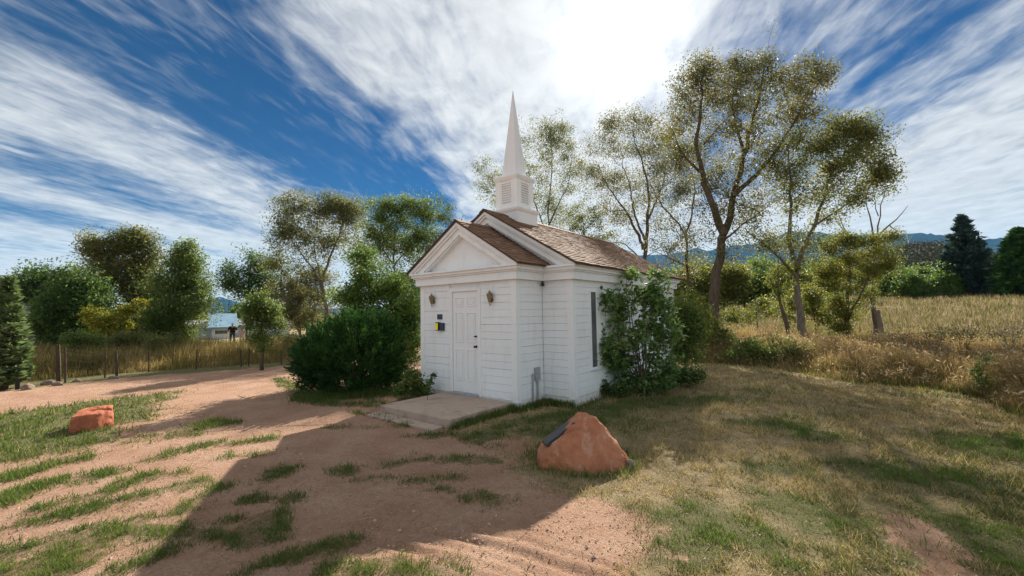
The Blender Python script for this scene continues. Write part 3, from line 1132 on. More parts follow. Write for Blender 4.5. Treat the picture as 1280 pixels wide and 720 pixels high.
sq(q, .375, 3.45, .375, 4.06)
steeple = child(q, 'steeple', M['trim'])
q = MB()
sq(q, .385, 4.06, .40, 4.085)
sq(q, .405, 4.085, .418, 4.125)
sq(q, .42, 4.125, .42, 4.15)
sq(q, .42, 4.15, .335, 4.172)
q.build('belfry_ledge', M['trim'], steeple)
BH = .318
LH, LZ0, LZ1 = .165, 4.27, 4.76
q = MB()
sq(q, BH-.035, 4.172, BH-.035, 4.83)                # core
for sx in (-1, 1):
    for sy in (-1, 1):
        a0, a1 = sorted((sx*BH, sx*LH))
        b0, b1 = sorted((sy*BH, sy*LH))
        q.box(a0, a1, SY+b0, SY+b1, 4.171, 4.829)
q.build('belfry', M['trim'], steeple)
q = MB()
for k in range(4):                                  # frames round the louvres
    an = k*math.pi/2
    ca2, sa2 = math.cos(an), math.sin(an)
    def tr(u, d, z_):
        return (u*ca2+d*sa2, SY+u*sa2-d*ca2, z_)
    for u0, u1, z0_, z1_ in ((-LH, LH, 4.171, LZ0), (-LH, LH, LZ1, 4.829), (-LH, -LH+.028, LZ0, LZ1), (LH-.028, LH, LZ0, LZ1)):
        v = [tr(u, d, z_) for z_ in (z0_, z1_) for d in (BH-.012, BH-.05) for u in (u0, u1)]
        q.add(v, [(0, 2, 3, 1), (4, 5, 7, 6), (0, 1, 5, 4), (2, 6, 7, 3), (0, 4, 6, 2), (1, 3, 7, 5)])
q.build('louvre_frame', M['trim'], steeple)
q = MB()
nsl = 9
for k in range(1):
    u0, u1, h_ = -LH+.028, LH-.028, (LZ1-LZ0)/nsl
    v = [(u0, -(BH-.040), h_*.95), (u1, -(BH-.040), h_*.95), (u1, -(BH-.008), h_*.12), (u0, -(BH-.008), h_*.12),
         (u0, -(BH-.040), h_*.80), (u1, -(BH-.040), h_*.80), (u1, -(BH-.010), 0.0), (u0, -(BH-.010), 0.0)]
    q.add(v, [(0, 3, 2, 1), (4, 5, 6, 7), (3, 7, 6, 2), (0, 1, 5, 4), (0, 4, 7, 3), (1, 2, 6, 5)])
o_ = q.build('louvre_slat', M['trim'])
slat_me = o_.data
bpy.data.objects.remove(o_)
for k in range(4):
    for j in range(nsl):
        o_ = bpy.data.objects.new('louvre_slat', slat_me)
        col.objects.link(o_)
        o_.parent = steeple
        o_.location = (0, SY, LZ0+j*(LZ1-LZ0)/nsl)
        o_.rotation_euler = (0, 0, k*math.pi/2)
q = MB()
sq(q, .325, 4.83, .335, 4.855)
sq(q, .34, 4.855, .355, 4.895)
sq(q, .36, 4.895, .36, 4.925)
sq(q, .36, 4.925, .215, 4.96)
q.build('belfry_cornice', M['trim'], steeple)
q = MB()
sq(q, .212, 4.958, .0745, 6.33)
sq(q, .078, 6.31, .004, 7.09)
q.build('spire', M['spire'], steeple)

# door step
T0 = gnd(475.8, 506.2, .15)
T1 = gnd(562.8, 525, .15)
T2 = gnd(626.7, 506, .15)
sx0, sx1, sy0 = float(T0[0]), float((T1[0]+T2[0])/2), float((T0[1]+T1[1])/2)
step = thing('doorstep', 'low worn concrete doorstep in front of the white chapel door', 'doorstep', ((sx0+sx1)/2, sy0/2, 0))
q = MB()
q.box(sx0, sx1, sy0, -.015, -.15, .15)
bevel_obj(q.build('slab', M['concrete'], step), .014, 3)
q = MB()
q.box(sx0-.02, sx1-.12, sy0-.26, sy0-.006, -.15, .035)
bevel_obj(q.build('lower_tread', M['concrete'], step), .01, 2)


# ------------------------------------------------------------------ rocks
def hull_rock(name, pts, mat, parent=None, loc=None, cuts=3, amp=.02, seed=0, freq=3.0, bev=0.05):
    bm = bmesh.new()
    for v in pts:
        bm.verts.new(v)
    res = bmesh.ops.convex_hull(bm, input=bm.verts)
    junk = [g for g in res['geom_interior'] if isinstance(g, bmesh.types.BMVert)]
    bmesh.ops.delete(bm, geom=junk, context='VERTS')
    bmesh.ops.dissolve_limit(bm, angle_limit=rad(4), verts=bm.verts, edges=bm.edges)
    bmesh.ops.bevel(bm, geom=list(bm.edges), offset=bev, segments=2, affect='EDGES', profile=.55, clamp_overlap=True)
    bmesh.ops.triangulate(bm, faces=bm.faces)
    for _ in range(cuts):
        bmesh.ops.subdivide_edges(bm, edges=[e for e in bm.edges if e.calc_length() > .045], cuts=1, use_grid_fill=True)
        bmesh.ops.triangulate(bm, faces=bm.faces)
    for _ in range(1):
        bmesh.ops.smooth_vert(bm, verts=bm.verts, factor=.5, use_axis_x=True, use_axis_y=True, use_axis_z=True)
    bm.normal_update()
    from mathutils import noise as mn
    for v in bm.verts:
        c_ = Vector(v.co)*freq+Vector((seed*3.1, seed*1.7, 0))
        d_ = mn.fractal(c_, .8, 2.1, 5)
        d2 = mn.fractal(c_*5, .7, 2.1, 3)
        v.co += v.normal*(amp*d_+amp*.38*d2)
    return bm_obj(name, bm, mat, parent, loc=loc)


# frame that faces the camera for the boulder: r = right, b = back
bpos = gnd(726, 588)
fh = np.array([FW[0], FW[1]])/math.hypot(FW[0], FW[1])
bd = np.array([bpos[0]-CAM[0], bpos[1]-CAM[1]])
bd = bd/np.linalg.norm(bd)
br = np.array([bd[1], -bd[0]])


def loc2(r, b, z):
    return (br[0]*r+bd[0]*b, br[1]*r+bd[1]*b, z)


k_ = mpp(726, 585, float(np.linalg.norm(bpos[:2]-CAM[:2]))+.3)
P = []
for px_x, px_y, b in [(676, 572, .05), (694, 562, .07), (707, 553, .12), (718, 542, .18), (733, 529, .26), (672, 560, .55), (690, 541, .70), (705, 530, .74), (722, 517, .70),
                      (671, 572, .22), (675, 584, .02), (700, 594, -.04), (728, 598, -.10), (757, 597, -.06), (781, 587, .06), (785, 573, .22),
                      (768, 553, .20), (753, 534, .28), (744, 519, .34), (733, 514, .40), (722, 514, .50), (742, 520, .62), (728, 517, .72), (760, 548, .75), (779, 574, .62), (680, 574, .85)]:
    w_ = at(px_x, px_y, float(np.linalg.norm(bpos[:2]-CAM[:2]))+b)-np.array([bpos[0], bpos[1], 0])
    P.append((w_[0], w_[1], max(-.05, w_[2])))
    if w_[2] < .22:
        P.append((w_[0], w_[1], -.15))
boul = thing('boulder', 'big tapered red sandstone boulder with a dark plaque, standing right of the doorstep', 'boulder', (bpos[0], bpos[1], 0))
rock = hull_rock('rock', P, M['red_rock'], boul, (0, 0, 0), 4, .030, 3, 3.0, .075)
bpy.context.view_layer.update()
# plaque lies on the sloping left face: find the surface there
from mathutils.bvhtree import BVHTree
rm = rock.data
bvh = BVHTree.FromPolygons([v.co[:] for v in rm.vertices], [p_.vertices[:] for p_ in rm.polygons])
base_ = Vector((bpos[0], bpos[1], 0))


def hit(px_x, px_y):
    d_ = ray(px_x, px_y)
    h_ = bvh.ray_cast(Vector(CAM)-base_, Vector(d_), 30)
    return h_


def face_pt(px_x, px_y, b):
    w_ = at(px_x, px_y, float(np.linalg.norm(bpos[:2]-CAM[:2]))+b)
    return Vector((w_[0]-bpos[0], w_[1]-bpos[1], w_[2]))


n0, n1, f0, f1 = face_pt(694, 562, .07), face_pt(718, 542, .18), face_pt(690, 541, .70), face_pt(705, 530, .74)
ul = ((n1-n0).normalized()+(f1-f0).normalized()).normalized()
wv = ((f0+f1)/2-(n0+n1)/2)
nn = ul.cross(wv).normalized()
if nn.z < 0:
    nn = -nn
wv = nn.cross(ul).normalized()
if wv.dot(Vector(loc2(0, 1, 0))) < 0:
    wv = -wv
ce = face_pt(701, 545.5, .36)
h_ = bvh.ray_cast(ce+nn*.5, -nn, 2)
if h_[0] is not None:
    ce = h_[0]-nn*.010
bm = bmesh.new()
bmesh.ops.create_cube(bm, size=1)
for v in bm.verts:
    c_ = v.co.copy()
    v.co = ce+ul*c_.x*.43+wv*c_.y*.25+nn*c_.z*.04
bmesh.ops.bevel(bm, geom=list(bm.edges), offset=.006, segments=2, affect='EDGES')
bm_obj('plaque', bm, mottled('dark_bronze_plaque', (.02, .022, .026), (.06, .065, .075), 25, .35, .35, 90), boul, False)

# small dark stone tucked against the right foot of the boulder
s1 = gnd(789, 586)
st_ = hull_rock('stone', [(-.06, -.05, -.05), (.06, -.05, -.05), (.05, .06, -.05), (-.06, .06, -.05), (-.05, -.03, .10), (.02, -.04, .12), (.05, .04, .07), (-.04, .04, .09)],
                mottled('dark_stone', (.14, .10, .075), (.26, .20, .155), 9, .9, .5, 40), None, (s1[0], s1[1], 0), 1, .008, 4, 6, .015)
tag(st_, 'small brown stone wedged against the right foot of the boulder', 'stone')

# rough red block on the left lawn
k0 = gnd(117, 538)
Db = float(np.linalg.norm(k0[:2]-CAM[:2]))
kb = mpp(117, 538, Db)
vd = (k0[:2]-CAM[:2])/np.linalg.norm(k0[:2]-CAM[:2])
vr = np.array([vd[1], -vd[0]])


def blk(r, b, z):
    return (vr[0]*r*.70+vd[0]*b*.72, vr[1]*r*.70+vd[1]*b*.72, z*.64 if z > 0 else z)


P = [blk((x_-117)*kb, b, z_) for x_, b, z_ in [(86, .12, -.1), (121, -.06, -.1), (142, .22, -.1), (140, .75, -.1), (92, .8, -.1),
                                             (87, .10, .37), (120, -.04, .40), (141, .2, .46), (142, .7, .47), (115, .85, .46), (94, .7, .42)]]
P2 = [np.array(p_) for p_ in P]
blkroot = hull_rock('block', P, M['red_block'], None, (k0[0], k0[1], 0), 4, .022, 8, 4.0, .02)
# carved hollow in the top
me = blkroot.data
hc = [np.array(blk(-.02, .46, 0)[:2]), np.array(blk(.16, .42, 0)[:2]), np.array(blk(.25, .26, 0)[:2])]
co = np.empty(len(me.vertices)*3)
me.vertices.foreach_get('co', co)
co = co.reshape(-1, 3)
dd = pl_dist(co[:, 0], co[:, 1], np.array(hc))
co[:, 2] -= np.where(co[:, 2] > .2, .07*np.exp(-(dd/.045)**2), 0)
me.vertices.foreach_set('co', co.ravel())
me.update()
tag(blkroot, 'rough squared red sandstone block with a carved hollow, lying on the left lawn', 'stone block')

# field stones along the foot of the fence
for i_, (x_, y_, s_, lb) in enumerate([(35, 487, .20, 'brown flat stone at the fence foot beside the bench'), (60, 481, .17, 'rounded brown stone at the fence foot near the thick post'),
                               (72, 482, .13, 'small pale stone at the fence foot, whitest of its row'), (95, 478, .11, 'small brown stone at the fence foot right of the first thin post'),
                               (143, 474, .15, 'low brown stone at the fence foot under the last near post')]):
    g0 = gnd(x_, y_)
    rr = np.random.default_rng(50+i_)
    pts = [(math.cos(a_)*s_*rr.uniform(.7, 1.2), math.sin(a_)*s_*.7*rr.uniform(.7, 1.2), z_) for a_ in np.arange(0, 6.2, .9) for z_ in (-.06, .4*s_)]
    pts += [(rr.uniform(-.4, .4)*s_, rr.uniform(-.3, .3)*s_, s_*rr.uniform(.6, .9)) for _ in range(4)]
    o_ = hull_rock('field_stone', pts, M['field_stone'], None, (g0[0], g0[1], float(height(g0[0], g0[1]))), 2, .02, i_, 4, .03)
    o_.rotation_euler = (0, 0, rr.uniform(0, 3))
    tag(o_, lb, 'stone', 'stones along the foot of the fence')


# ------------------------------------------------------------------ plants
def leaf_quads(C, size, rng, up=.25, aspect=.5, droop=0.0, jit=.35):
    """rhombic leaves centred on C"""
    n = len(C)
    N_ = rng.normal(size=(n, 3))
    N_[:, 2] = N_[:, 2]+up*np.sign(N_[:, 2])
    N_ /= np.linalg.norm(N_, axis=1, keepdims=True)
    D_ = rng.normal(size=(n, 3))
    D_[:, 2] -= droop
    D_ -= N_*(D_*N_).sum(1, keepdims=True)
    D_ /= np.linalg.norm(D_, axis=1, keepdims=True)+1e-9
    S_ = np.cross(N_, D_)
    L = size*(1+rng.uniform(-jit, jit, (n, 1)))
    w = L*aspect
    return np.stack([C-D_*L*.5, C-S_*w*.5-D_*L*.05+N_*L*.06, C+D_*L*.5, C+S_*w*.5-D_*L*.05+N_*L*.06], 1)


def ground_xy(px_x, D):
    d_ = ray(px_x, 400)
    h_ = d_[:2]/np.linalg.norm(d_[:2])
    q_ = CAM[:2]+h_*D
    return np.array([q_[0], q_[1], float(height(q_[0], q_[1]))])


def smooth_line(P, n):
    P = np.asarray(P, float)
    if len(P) < 3:
        t = np.linspace(0, 1, n)[:, None]
        return P[0]*(1-t)+P[-1]*t
    s_ = np.concatenate([[0], np.cumsum(np.linalg.norm(np.diff(P, axis=0), axis=1))])
    t = np.linspace(0, s_[-1], n)
    out = np.stack([np.interp(t, s_, P[:, k]) for k in range(3)], -1)
    for _ in range(2):
        out[1:-1] = out[1:-1]*.5+(out[:-2]+out[2:])*.25
    return out


def plant(name, label, cat, base_px, D, limbs, blobs, leaf, bark, size=.1, per=70, cl=.38, group=None, seed=1, up=.25, aspect=.55, twig=1.0, fol='crown', stems='trunk', droop=.3, base_dx=0):
    """limbs: [([(px, py, dd), ...], r0, r1), ...] first one starts at the ground; blobs: [(px, py, rx, ry, n, dd)]"""
    rng = np.random.default_rng(seed)
    base = ground_xy(base_px, D)
    root = thing(name, label, cat, base, group)
    wood = MB()
    if cat == 'tree' and name == 'small_tree':
        per, size, cl = int(per*1.2), size*.76, cl*.72
    elif cat == 'tree':
        limbs = [(a_, b_*.74, c_*.6) for a_, b_, c_ in limbs]
        blobs = [(b_[0], b_[1]+2, b_[2]*1.28, b_[3]*1.25, int(b_[4]*1.5))+b_[5:] for b_ in blobs]
        per, size, cl = int(per*1.0), size*.77, cl*.90
        twig = twig*1.35
    nodes, nr, extra = [], [], []
    for li, (pts, r0, r1) in enumerate(limbs):
        pw_ = [at(x_, y_, D+dd) for x_, y_, dd in pts]
        if pts[0][1] is not None and li == 0:
            pw_[0] = base+np.array([0, 0, -.15])
        L = sum(np.linalg.norm(np.array(b)-a) for a, b in zip(pw_[:-1], pw_[1:]))
        n_ = max(6, min(26, int(L/.35)))
        ln = smooth_line(pw_, n_)
        wob = np.cumsum(rng.normal(size=(n_, 3)), axis=0)
        wob -= np.linspace(0, 1, n_)[:, None]*wob[-1]+(1-np.linspace(0, 1, n_)[:, None])*wob[0]
        ln[1:-1] += (wob*(.014 if r0 > .15 else .026)*L/math.sqrt(n_)+rng.normal(scale=.012*L/math.sqrt(n_), size=(n_, 3)))[1:-1]
        rr = r0+(r1-r0)*np.linspace(0, 1, n_)**.8
        if li == 0:
            rr[0] *= 1.35
            rr[1] *= 1.1
        wood.tube(ln, rr, 9 if r0 > .06 else 6)
        st_n = 2 if li == 0 else 0
        nodes += list(ln[st_n:])
        nr += list(rr[st_n:])
        if cat == 'tree' and name not in ('dead_tree', 'small_tree') and len(pts) > 2:
            for f_ in rng.uniform(.42 if li == 0 else .25, 1.05, int(L*1.8)):      # twigs all along the limbs
                q_ = ln[min(n_-1, int(f_*(n_-1)))]
                extra.append(q_+rng.normal(size=3)*np.array([.75, .75, .6])*min(1.0, .25+L*.12)+np.array([0, 0, .25]))
    if not nodes:
        nodes, nr = [base+np.array([0, 0, .1])], [.02]
    targets = list(extra)
    for bl in blobs:
        x_, y_, rx, ry, n_ = bl[:5]
        dd = bl[5] if len(bl) > 5 else 0
        ce = at(x_, y_, D+dd)
        k_ = mpp(x_, y_, D+dd)
        fr = ray(x_, y_)
        hb = np.array([fr[0], fr[1], 0])
        hb /= np.linalg.norm(hb)
        hr = np.array([hb[1], -hb[0], 0])
        def ball(m_, pw_):
            w_ = rng.normal(size=(m_, 3))
            w_ /= np.linalg.norm(w_, axis=1, keepdims=True)
            return w_*rng.uniform(0, 1, (m_, 1))**pw_
        u_ = ball(n_, .46)
        if n_ >= 16:                                   # foliage gathers on separate boughs, with gaps between
            nb_ = max(4, n_//9)
            bc = ball(nb_, .36)*.86
            pick = rng.integers(0, nb_, n_)
            u_ = np.where(rng.uniform(size=(n_, 1)) < (.46 if name == 'tree' else .62), bc[pick]+ball(n_, .5)*rng.uniform(.30, .55, (nb_, 1))[pick], u_)
        cth = float(hb[:2] @ FW[:2])/math.hypot(FW[0], FW[1])
        u_ = u_*np.where(rng.uniform(size=(n_, 1)) < .15, rng.uniform(1.0, 1.35, (n_, 1)), 1.0)
        T = ce+u_[:, :1]*rx*k_*cth*hr+u_[:, 1:2]*.8*(rx+ry)/2*k_*hb+u_[:, 2:]*ry*k_*np.array([0, 0, 1.0])
        T = T[T[:, 2] > height(T[:, 0], T[:, 1])+.12]
        targets += list(T)
    NB = np.array(nodes)
    targets = np.array(targets)
    d0 = np.min(np.linalg.norm(targets[:, None]-NB[None], axis=2), axis=1)
    order = np.argsort(d0)
    cap = len(NB)+len(targets)*3+10
    buf = np.zeros((cap, 3))
    rbuf = np.zeros(cap)
    cnt = len(NB)
    buf[:cnt] = NB
    rbuf[:cnt] = nr
    Cs = []
    for t_i in order:
        t = targets[t_i]
        dv = t-buf[:cnt]
        di = np.linalg.norm(dv, axis=1)
        cost = di+.9*np.maximum(0, -dv[:, 2])
        j = int(np.argmin(cost))
        dist = di[j]
        a = buf[j]
        md = a*.5+t*.5+np.array([0, 0, .10*dist])+rng.normal(scale=.09*dist, size=3)
        ln = smooth_line([a, md, t], 4 if dist < 1.2 else 6)
        r0 = min(rbuf[j]*.75, (.008+.010*dist)*twig)
        r0 = max(r0, .005*twig)
        wood.tube(ln, np.linspace(r0, .0035*twig, len(ln)), 4, cap=False)
        for q_, f_ in ((len(ln)//2, .6), (len(ln)-1, .3)):
            buf[cnt] = ln[q_]
            rbuf[cnt] = max(r0*f_, .005*twig)
            cnt += 1
        n_ = max(3, int(per*rng.uniform(.45, 1.5)))
        tt = rng.uniform(.35 if dist > cl else 0, 1.0, n_)
        ctr = a[None]*(1-tt[:, None])+t[None]*tt[:, None]
        far_ = np.clip(rng.normal(size=(n_, 3)), -1.7, 1.7)*np.array([1, 1, .75])*cl*.55*rng.uniform(.6, 1.25)
        Cs.append(np.where(rng.uniform(size=(n_, 1)) < .5, t[None], ctr)+far_)
    C_ = np.concatenate(Cs)
    C_ = C_[C_[:, 2] > height(C_[:, 0], C_[:, 1])+.03]
    wood.build(stems, bark, root, smooth=True)
    cr = MB()
    cr.quads(leaf_quads(C_, size, rng, up, aspect, droop))
    cr.build(fol, leaf, root)
    return root


TG = 'trees behind the chapel'
# --- right of the steeple
plant('tree', 'thin tall open crowned tree directly behind the steeple', 'tree', 683, 33,
      [([(683, 400, 0), (686, 300, 0), (690, 240, .2), (693, 190, .3), (688, 160, .4)], .17, .03),
       ([(686, 300, 0), (665, 240, -.5), (655, 200, -.6), (650, 170, -.7)], .09, .02),
       ([(687, 280, 0), (712, 230, .6), (716, 190, .9)], .08, .02),
       ([(683, 320, 0), (640, 250, .6), (612, 222, .8)], .07, .02)],
      [(692, 158, 18, 16, 30), (706, 172, 16, 18, 26), (672, 172, 18, 20, 28), (688, 195, 28, 22, 36), (658, 205, 20, 24, 26), (714, 208, 18, 28, 30), (660, 235, 26, 24, 26), (690, 238, 34, 26, 34), (710, 262, 24, 26, 26), (680, 275, 30, 22, 26), (606, 214, 16, 18, 22, .5), (622, 232, 20, 20, 24, .5), (604, 240, 10, 12, 10, .5), (640, 250, 22, 18, 14, .4)],
      M['leaf_olive'], M['bark'], .14, 50, .6, TG, 11)
plant('small_tree', 'low yellowish bushy tree rising just behind the roof ridge', 'tree', 728, 19,
      [([(728, 400, 0), (728, 320, 0), (730, 280, 0)], .07, .02)],
      [(728, 280, 30, 26, 46), (752, 295, 16, 14, 12), (700, 300, 18, 18, 14)], M['leaf_yg'], M['bark'], .10, 60, .36, TG, 12)
plant('tree', 'brown leafed tree with many forked limbs behind the roof', 'tree', 803, 30,
      [([(803, 400, 0), (803, 330, 0), (806, 305, 0), (808, 280, .1), (812, 245, .3), (800, 200, .5), (790, 160, .5)], .30, .03),
       ([(804, 312, 0), (796, 290, -.3), (783, 262, -.6), (762, 240, -.9), (748, 205, -1)], .16, .02),
       ([(806, 300, 0), (790, 265, .4), (786, 225, .7), (774, 180, 1)], .12, .02),
       ([(808, 280, 0), (826, 240, .5), (835, 200, .8), (838, 170, 1)], .11, .02),
       ([(797, 320, 0), (783, 305, -.5), (768, 300, -.8), (752, 305, -1)], .07, .015),
       ([(783, 262, -.6), (760, 265, -.4), (745, 250, -.2)], .05, .012)],
      [(782, 146, 24, 14, 34), (808, 150, 20, 16, 26), (760, 165, 20, 18, 28), (792, 180, 34, 22, 44), (750, 195, 20, 24, 30), (822, 188, 24, 28, 36), (775, 215, 32, 24, 36), (815, 225, 24, 26, 26), (748, 235, 22, 26, 28), (790, 250, 40, 24, 30), (760, 268, 28, 18, 20), (736, 215, 12, 24, 16), (838, 170, 14, 20, 16), (830, 262, 20, 20, 14), (770, 300, 26, 12, 10)],
      M['leaf_brown'], M['bark'], .135, 44, .62, TG, 13)
plant('tree', 'leaning slender tree with a dog leg trunk at the rear roof corner', 'tree', 866, 26,
      [([(866, 420, 0), (864, 370, 0), (862, 330, 0), (857, 295, 0), (838, 272, -.2), (822, 250, -.4), (812, 225, -.5)], .17, .03),
       ([(857, 298, 0), (866, 260, .3), (868, 225, .5), (850, 195, .6)], .09, .02),
       ([(862, 335, 0), (840, 325, -.4), (815, 312, -.6)], .06, .015)],
      [(828, 205, 20, 22, 22), (860, 195, 24, 24, 30), (830, 235, 30, 22, 28), (862, 228, 22, 24, 24), (850, 252, 28, 20, 20), (830, 285, 28, 20, 22), (862, 300, 24, 26, 22), (835, 318, 28, 18, 16), (845, 345, 22, 14, 10)],
      M['leaf_brown'], M['bark'], .125, 40, .56, TG, 14)
plant('tree', 'tallest tree of the scene, forked brown trunk right of the chapel', 'tree', 889, 19,
      [([(889, 440, 0), (888, 400, 0), (893, 350, 0), (905, 295, .1), (917, 245, .3), (930, 190, .5), (948, 130, .7), (955, 85, .8)], .36, .04),
       ([(905, 292, 0), (890, 262, -.3), (875, 215, -.5), (866, 180, -.7), (878, 120, -.8), (880, 80, -.8)], .22, .03),
       ([(917, 245, .2), (950, 215, .6), (985, 170, .9), (1010, 120, 1.1), (1030, 95, 1.2)], .14, .02),
       ([(875, 215, -.5), (850, 195, -.7), (842, 165, -.9)], .08, .02),
       ([(905, 300, 0), (935, 275, .4), (965, 255, .7)], .07, .02),
       ([(930, 190, .5), (915, 140, .2), (918, 95, 0)], .09, .02),
       ([(880, 180, -.6), (905, 150, -.2), (925, 130, 0)], .05, .015)],
      [(878, 84, 24, 20, 44, -.5), (895, 110, 26, 24, 40, -.5), (862, 120, 22, 26, 40, -.6), (852, 155, 22, 28, 36, -.7), (930, 84, 22, 18, 36, .2), (958, 84, 24, 20, 40, .6), (942, 112, 32, 26, 50, .4), (1000, 96, 26, 20, 44, .9), (1025, 92, 16, 14, 24, 1.2), (1000, 128, 32, 24, 44, .9), (912, 150, 38, 32, 52), (965, 158, 38, 32, 52, .6), (875, 200, 28, 32, 36, -.4), (925, 208, 40, 32, 50, .2), (975, 205, 28, 26, 30, .7), (898, 255, 34, 30, 36), (940, 262, 30, 24, 26, .4), (845, 192, 22, 26, 26, -.7), (870, 290, 26, 20, 16), (930, 310, 26, 20, 14)],
      M['leaf_brown'], M['bark'], .105, 46, .46, TG, 15)
plant('tree', 'pale limbed tree leaning right with a round green crown', 'tree', 1004, 20,
      [([(1004, 440, 0), (1002, 400, 0), (998, 365, 0), (995, 340, 0), (1003, 320, 0), (1018, 285, .2), (1027, 265, .3), (1035, 235, .4), (1048, 195, .5)], .24, .035),
       ([(996, 335, 0), (985, 310, -.2), (988, 265, -.3), (990, 225, -.4), (985, 180, -.5)], .13, .03),
       ([(995, 345, 0), (970, 318, -.4), (950, 300, -.6), (930, 285, -.7)], .10, .02),
       ([(1018, 282, .2), (1050, 258, .5), (1075, 245, .7), (1095, 225, .8)], .07, .015),
       ([(1040, 215, .4), (1065, 190, .6), (1085, 165, .7)], .05, .012)],
      [(1042, 162, 24, 18, 40, .4), (1070, 158, 22, 16, 36, .6), (1088, 180, 22, 22, 40, .7), (1050, 190, 32, 22, 46, .4), (1100, 205, 14, 12, 22, .8), (1012, 180, 28, 24, 40), (990, 200, 22, 28, 30, -.3), (1085, 238, 28, 14, 30, .7), (1108, 218, 12, 12, 16, .8), (1050, 222, 34, 20, 30, .4), (1018, 232, 28, 22, 26), (985, 240, 24, 28, 24, -.3), (962, 295, 32, 22, 28, -.5), (1000, 305, 28, 16, 16), (1045, 260, 30, 18, 14, .4)],
      M['leaf_olive'], M['bark_pale'], .11, 50, .45, TG, 16)
plant('small_tree', 'second stem clump of thin suckers left of the pale limbed tree', 'tree', 990, 19.5,
      [([(990, 440, 0), (984, 400, 0), (975, 370, -.2), (972, 345, -.3)], .09, .02), ([(986, 410, 0), (978, 380, .3), (960, 345, .4)], .05, .015)],
      [(965, 350, 26, 20, 22), (985, 335, 24, 18, 14)], M['leaf_yg'], M['bark'], .10, 46, .4, TG, 17)
# bare dead limbs on a broken stump
rt = plant('dead_tree', 'half dead tree with bare forked branches above a thick broken stump', 'tree', 1099, 23,
      [([(1099, 440, 0), (1098, 410, 0), (1094, 388, 0)], .30, .24),
       ([(1094, 395, 0), (1090, 340, 0), (1092, 300, 0), (1098, 270, .1), (1108, 232, .2)], .12, .015),
       ([(1092, 300, 0), (1085, 265, -.2), (1078, 232, -.3)], .06, .012),
       ([(1094, 300, 0), (1112, 282, .3), (1126, 270, .4), (1135, 257, .5)], .07, .012),
       ([(1090, 330, 0), (1065, 300, -.3), (1050, 270, -.4), (1043, 248, -.4)], .07, .012),
       ([(1065, 300, -.3), (1052, 285, -.2), (1036, 262, -.2)], .04, .01),
       ([(1085, 345, 0), (1060, 325, .3), (1040, 335, .4)], .05, .012),
       ([(1098, 270, .1), (1090, 245, .3), (1095, 225, .4)], .03, .008),
       ([(1112, 282, .3), (1122, 290, .2), (1133, 288, .2)], .03, .008)],
      [(1105, 300, 22, 14, 12), (1085, 320, 22, 12, 12)], M['leaf_brown'], M['bark_dead'], .09, 22, .35, TG, 18)
plant('small_tree', 'dense yellowish green small tree in the dry grass beside the dead one', 'tree', 1062, 21,
      [([(1062, 430, 0), (1058, 400, 0), (1060, 360, 0), (1062, 320, 0)], .10, .02), ([(1058, 410, 0), (1048, 370, .3), (1035, 330, .4)], .05, .015), ([(1060, 400, 0), (1078, 360, -.3), (1095, 320, -.3)], .05, .015)],
      [(1042, 306, 22, 16, 34), (1066, 300, 20, 14, 30), (1096, 305, 24, 16, 40), (1112, 322, 16, 18, 28), (1034, 335, 24, 22, 44), (1078, 335, 34, 20, 54), (1040, 362, 26, 22, 44), (1085, 362, 30, 20, 44), (1062, 385, 34, 18, 44), (1050, 406, 24, 14, 26)], M['leaf_yg'], M['bark'], .09, 60, .36, TG, 19)

# --- left side, beyond the fence
LG = 'trees beyond the wire fence on the left'
plant('tree', 'dark green round crowned tree behind the dark roofed house', 'tree', 62, 42,
      [([(62, 440, 0), (62, 400, 0), (64, 370, 0)], .3, .12)],
      [(45, 358, 26, 18, 60), (75, 350, 30, 16, 60), (95, 365, 24, 24, 60), (55, 378, 24, 14, 30), (30, 372, 16, 18, 30)], M['leaf_dark'], M['bark'], .22, 60, .85, LG, 21)
plant('tree', 'dense green leafed tree filling the gap right of the dark roofed house', 'tree', 92, 29,
      [([(92, 440, 0), (92, 400, 0), (90, 375, 0)], .14, .05)],
      [(85, 385, 32, 24, 90), (110, 375, 26, 30, 80), (68, 402, 26, 16, 50), (100, 415, 38, 20, 90), (125, 425, 30, 14, 40), (80, 365, 16, 14, 26)], M['leaf_dark'], M['bark'], .16, 66, .62, LG, 22)
plant('small_tree', 'young tree turning bright yellow, standing just behind the fence', 'tree', 138, 25,
      [([(138, 445, 0), (136, 420, 0), (135, 395, 0)], .05, .02), ([(136, 425, 0), (150, 405, 0), (165, 390, 0), (182, 377, .1)], .03, .01)],
      [(122, 398, 18, 14, 24), (145, 404, 16, 14, 26), (135, 424, 22, 12, 26), (162, 389, 11, 7, 12), (176, 379, 8, 4, 8), (118, 415, 14, 12, 14), (150, 420, 10, 10, 12)], M['leaf_yellow'], M['bark'], .13, 50, .36, LG, 23)
plant('tree', 'twin topped tall olive green tree behind the yellow one', 'tree', 172, 31,
      [([(172, 440, 0), (172, 410, 0), (168, 370, 0), (166, 330, 0), (168, 300, 0)], .17, .03), ([(170, 390, 0), (140, 345, -.3), (122, 310, -.4)], .07, .02)],
      [(168, 298, 10, 12, 22), (152, 302, 12, 13, 24), (186, 306, 10, 14, 22), (167, 322, 28, 20, 60), (112, 303, 8, 13, 18), (124, 312, 12, 15, 26), (158, 352, 32, 28, 74), (130, 342, 24, 22, 44), (188, 345, 18, 30, 40), (165, 395, 36, 30, 70), (180, 425, 34, 16, 44)], M['leaf_olive'], M['bark'], .145, 64, .6, LG, 24)
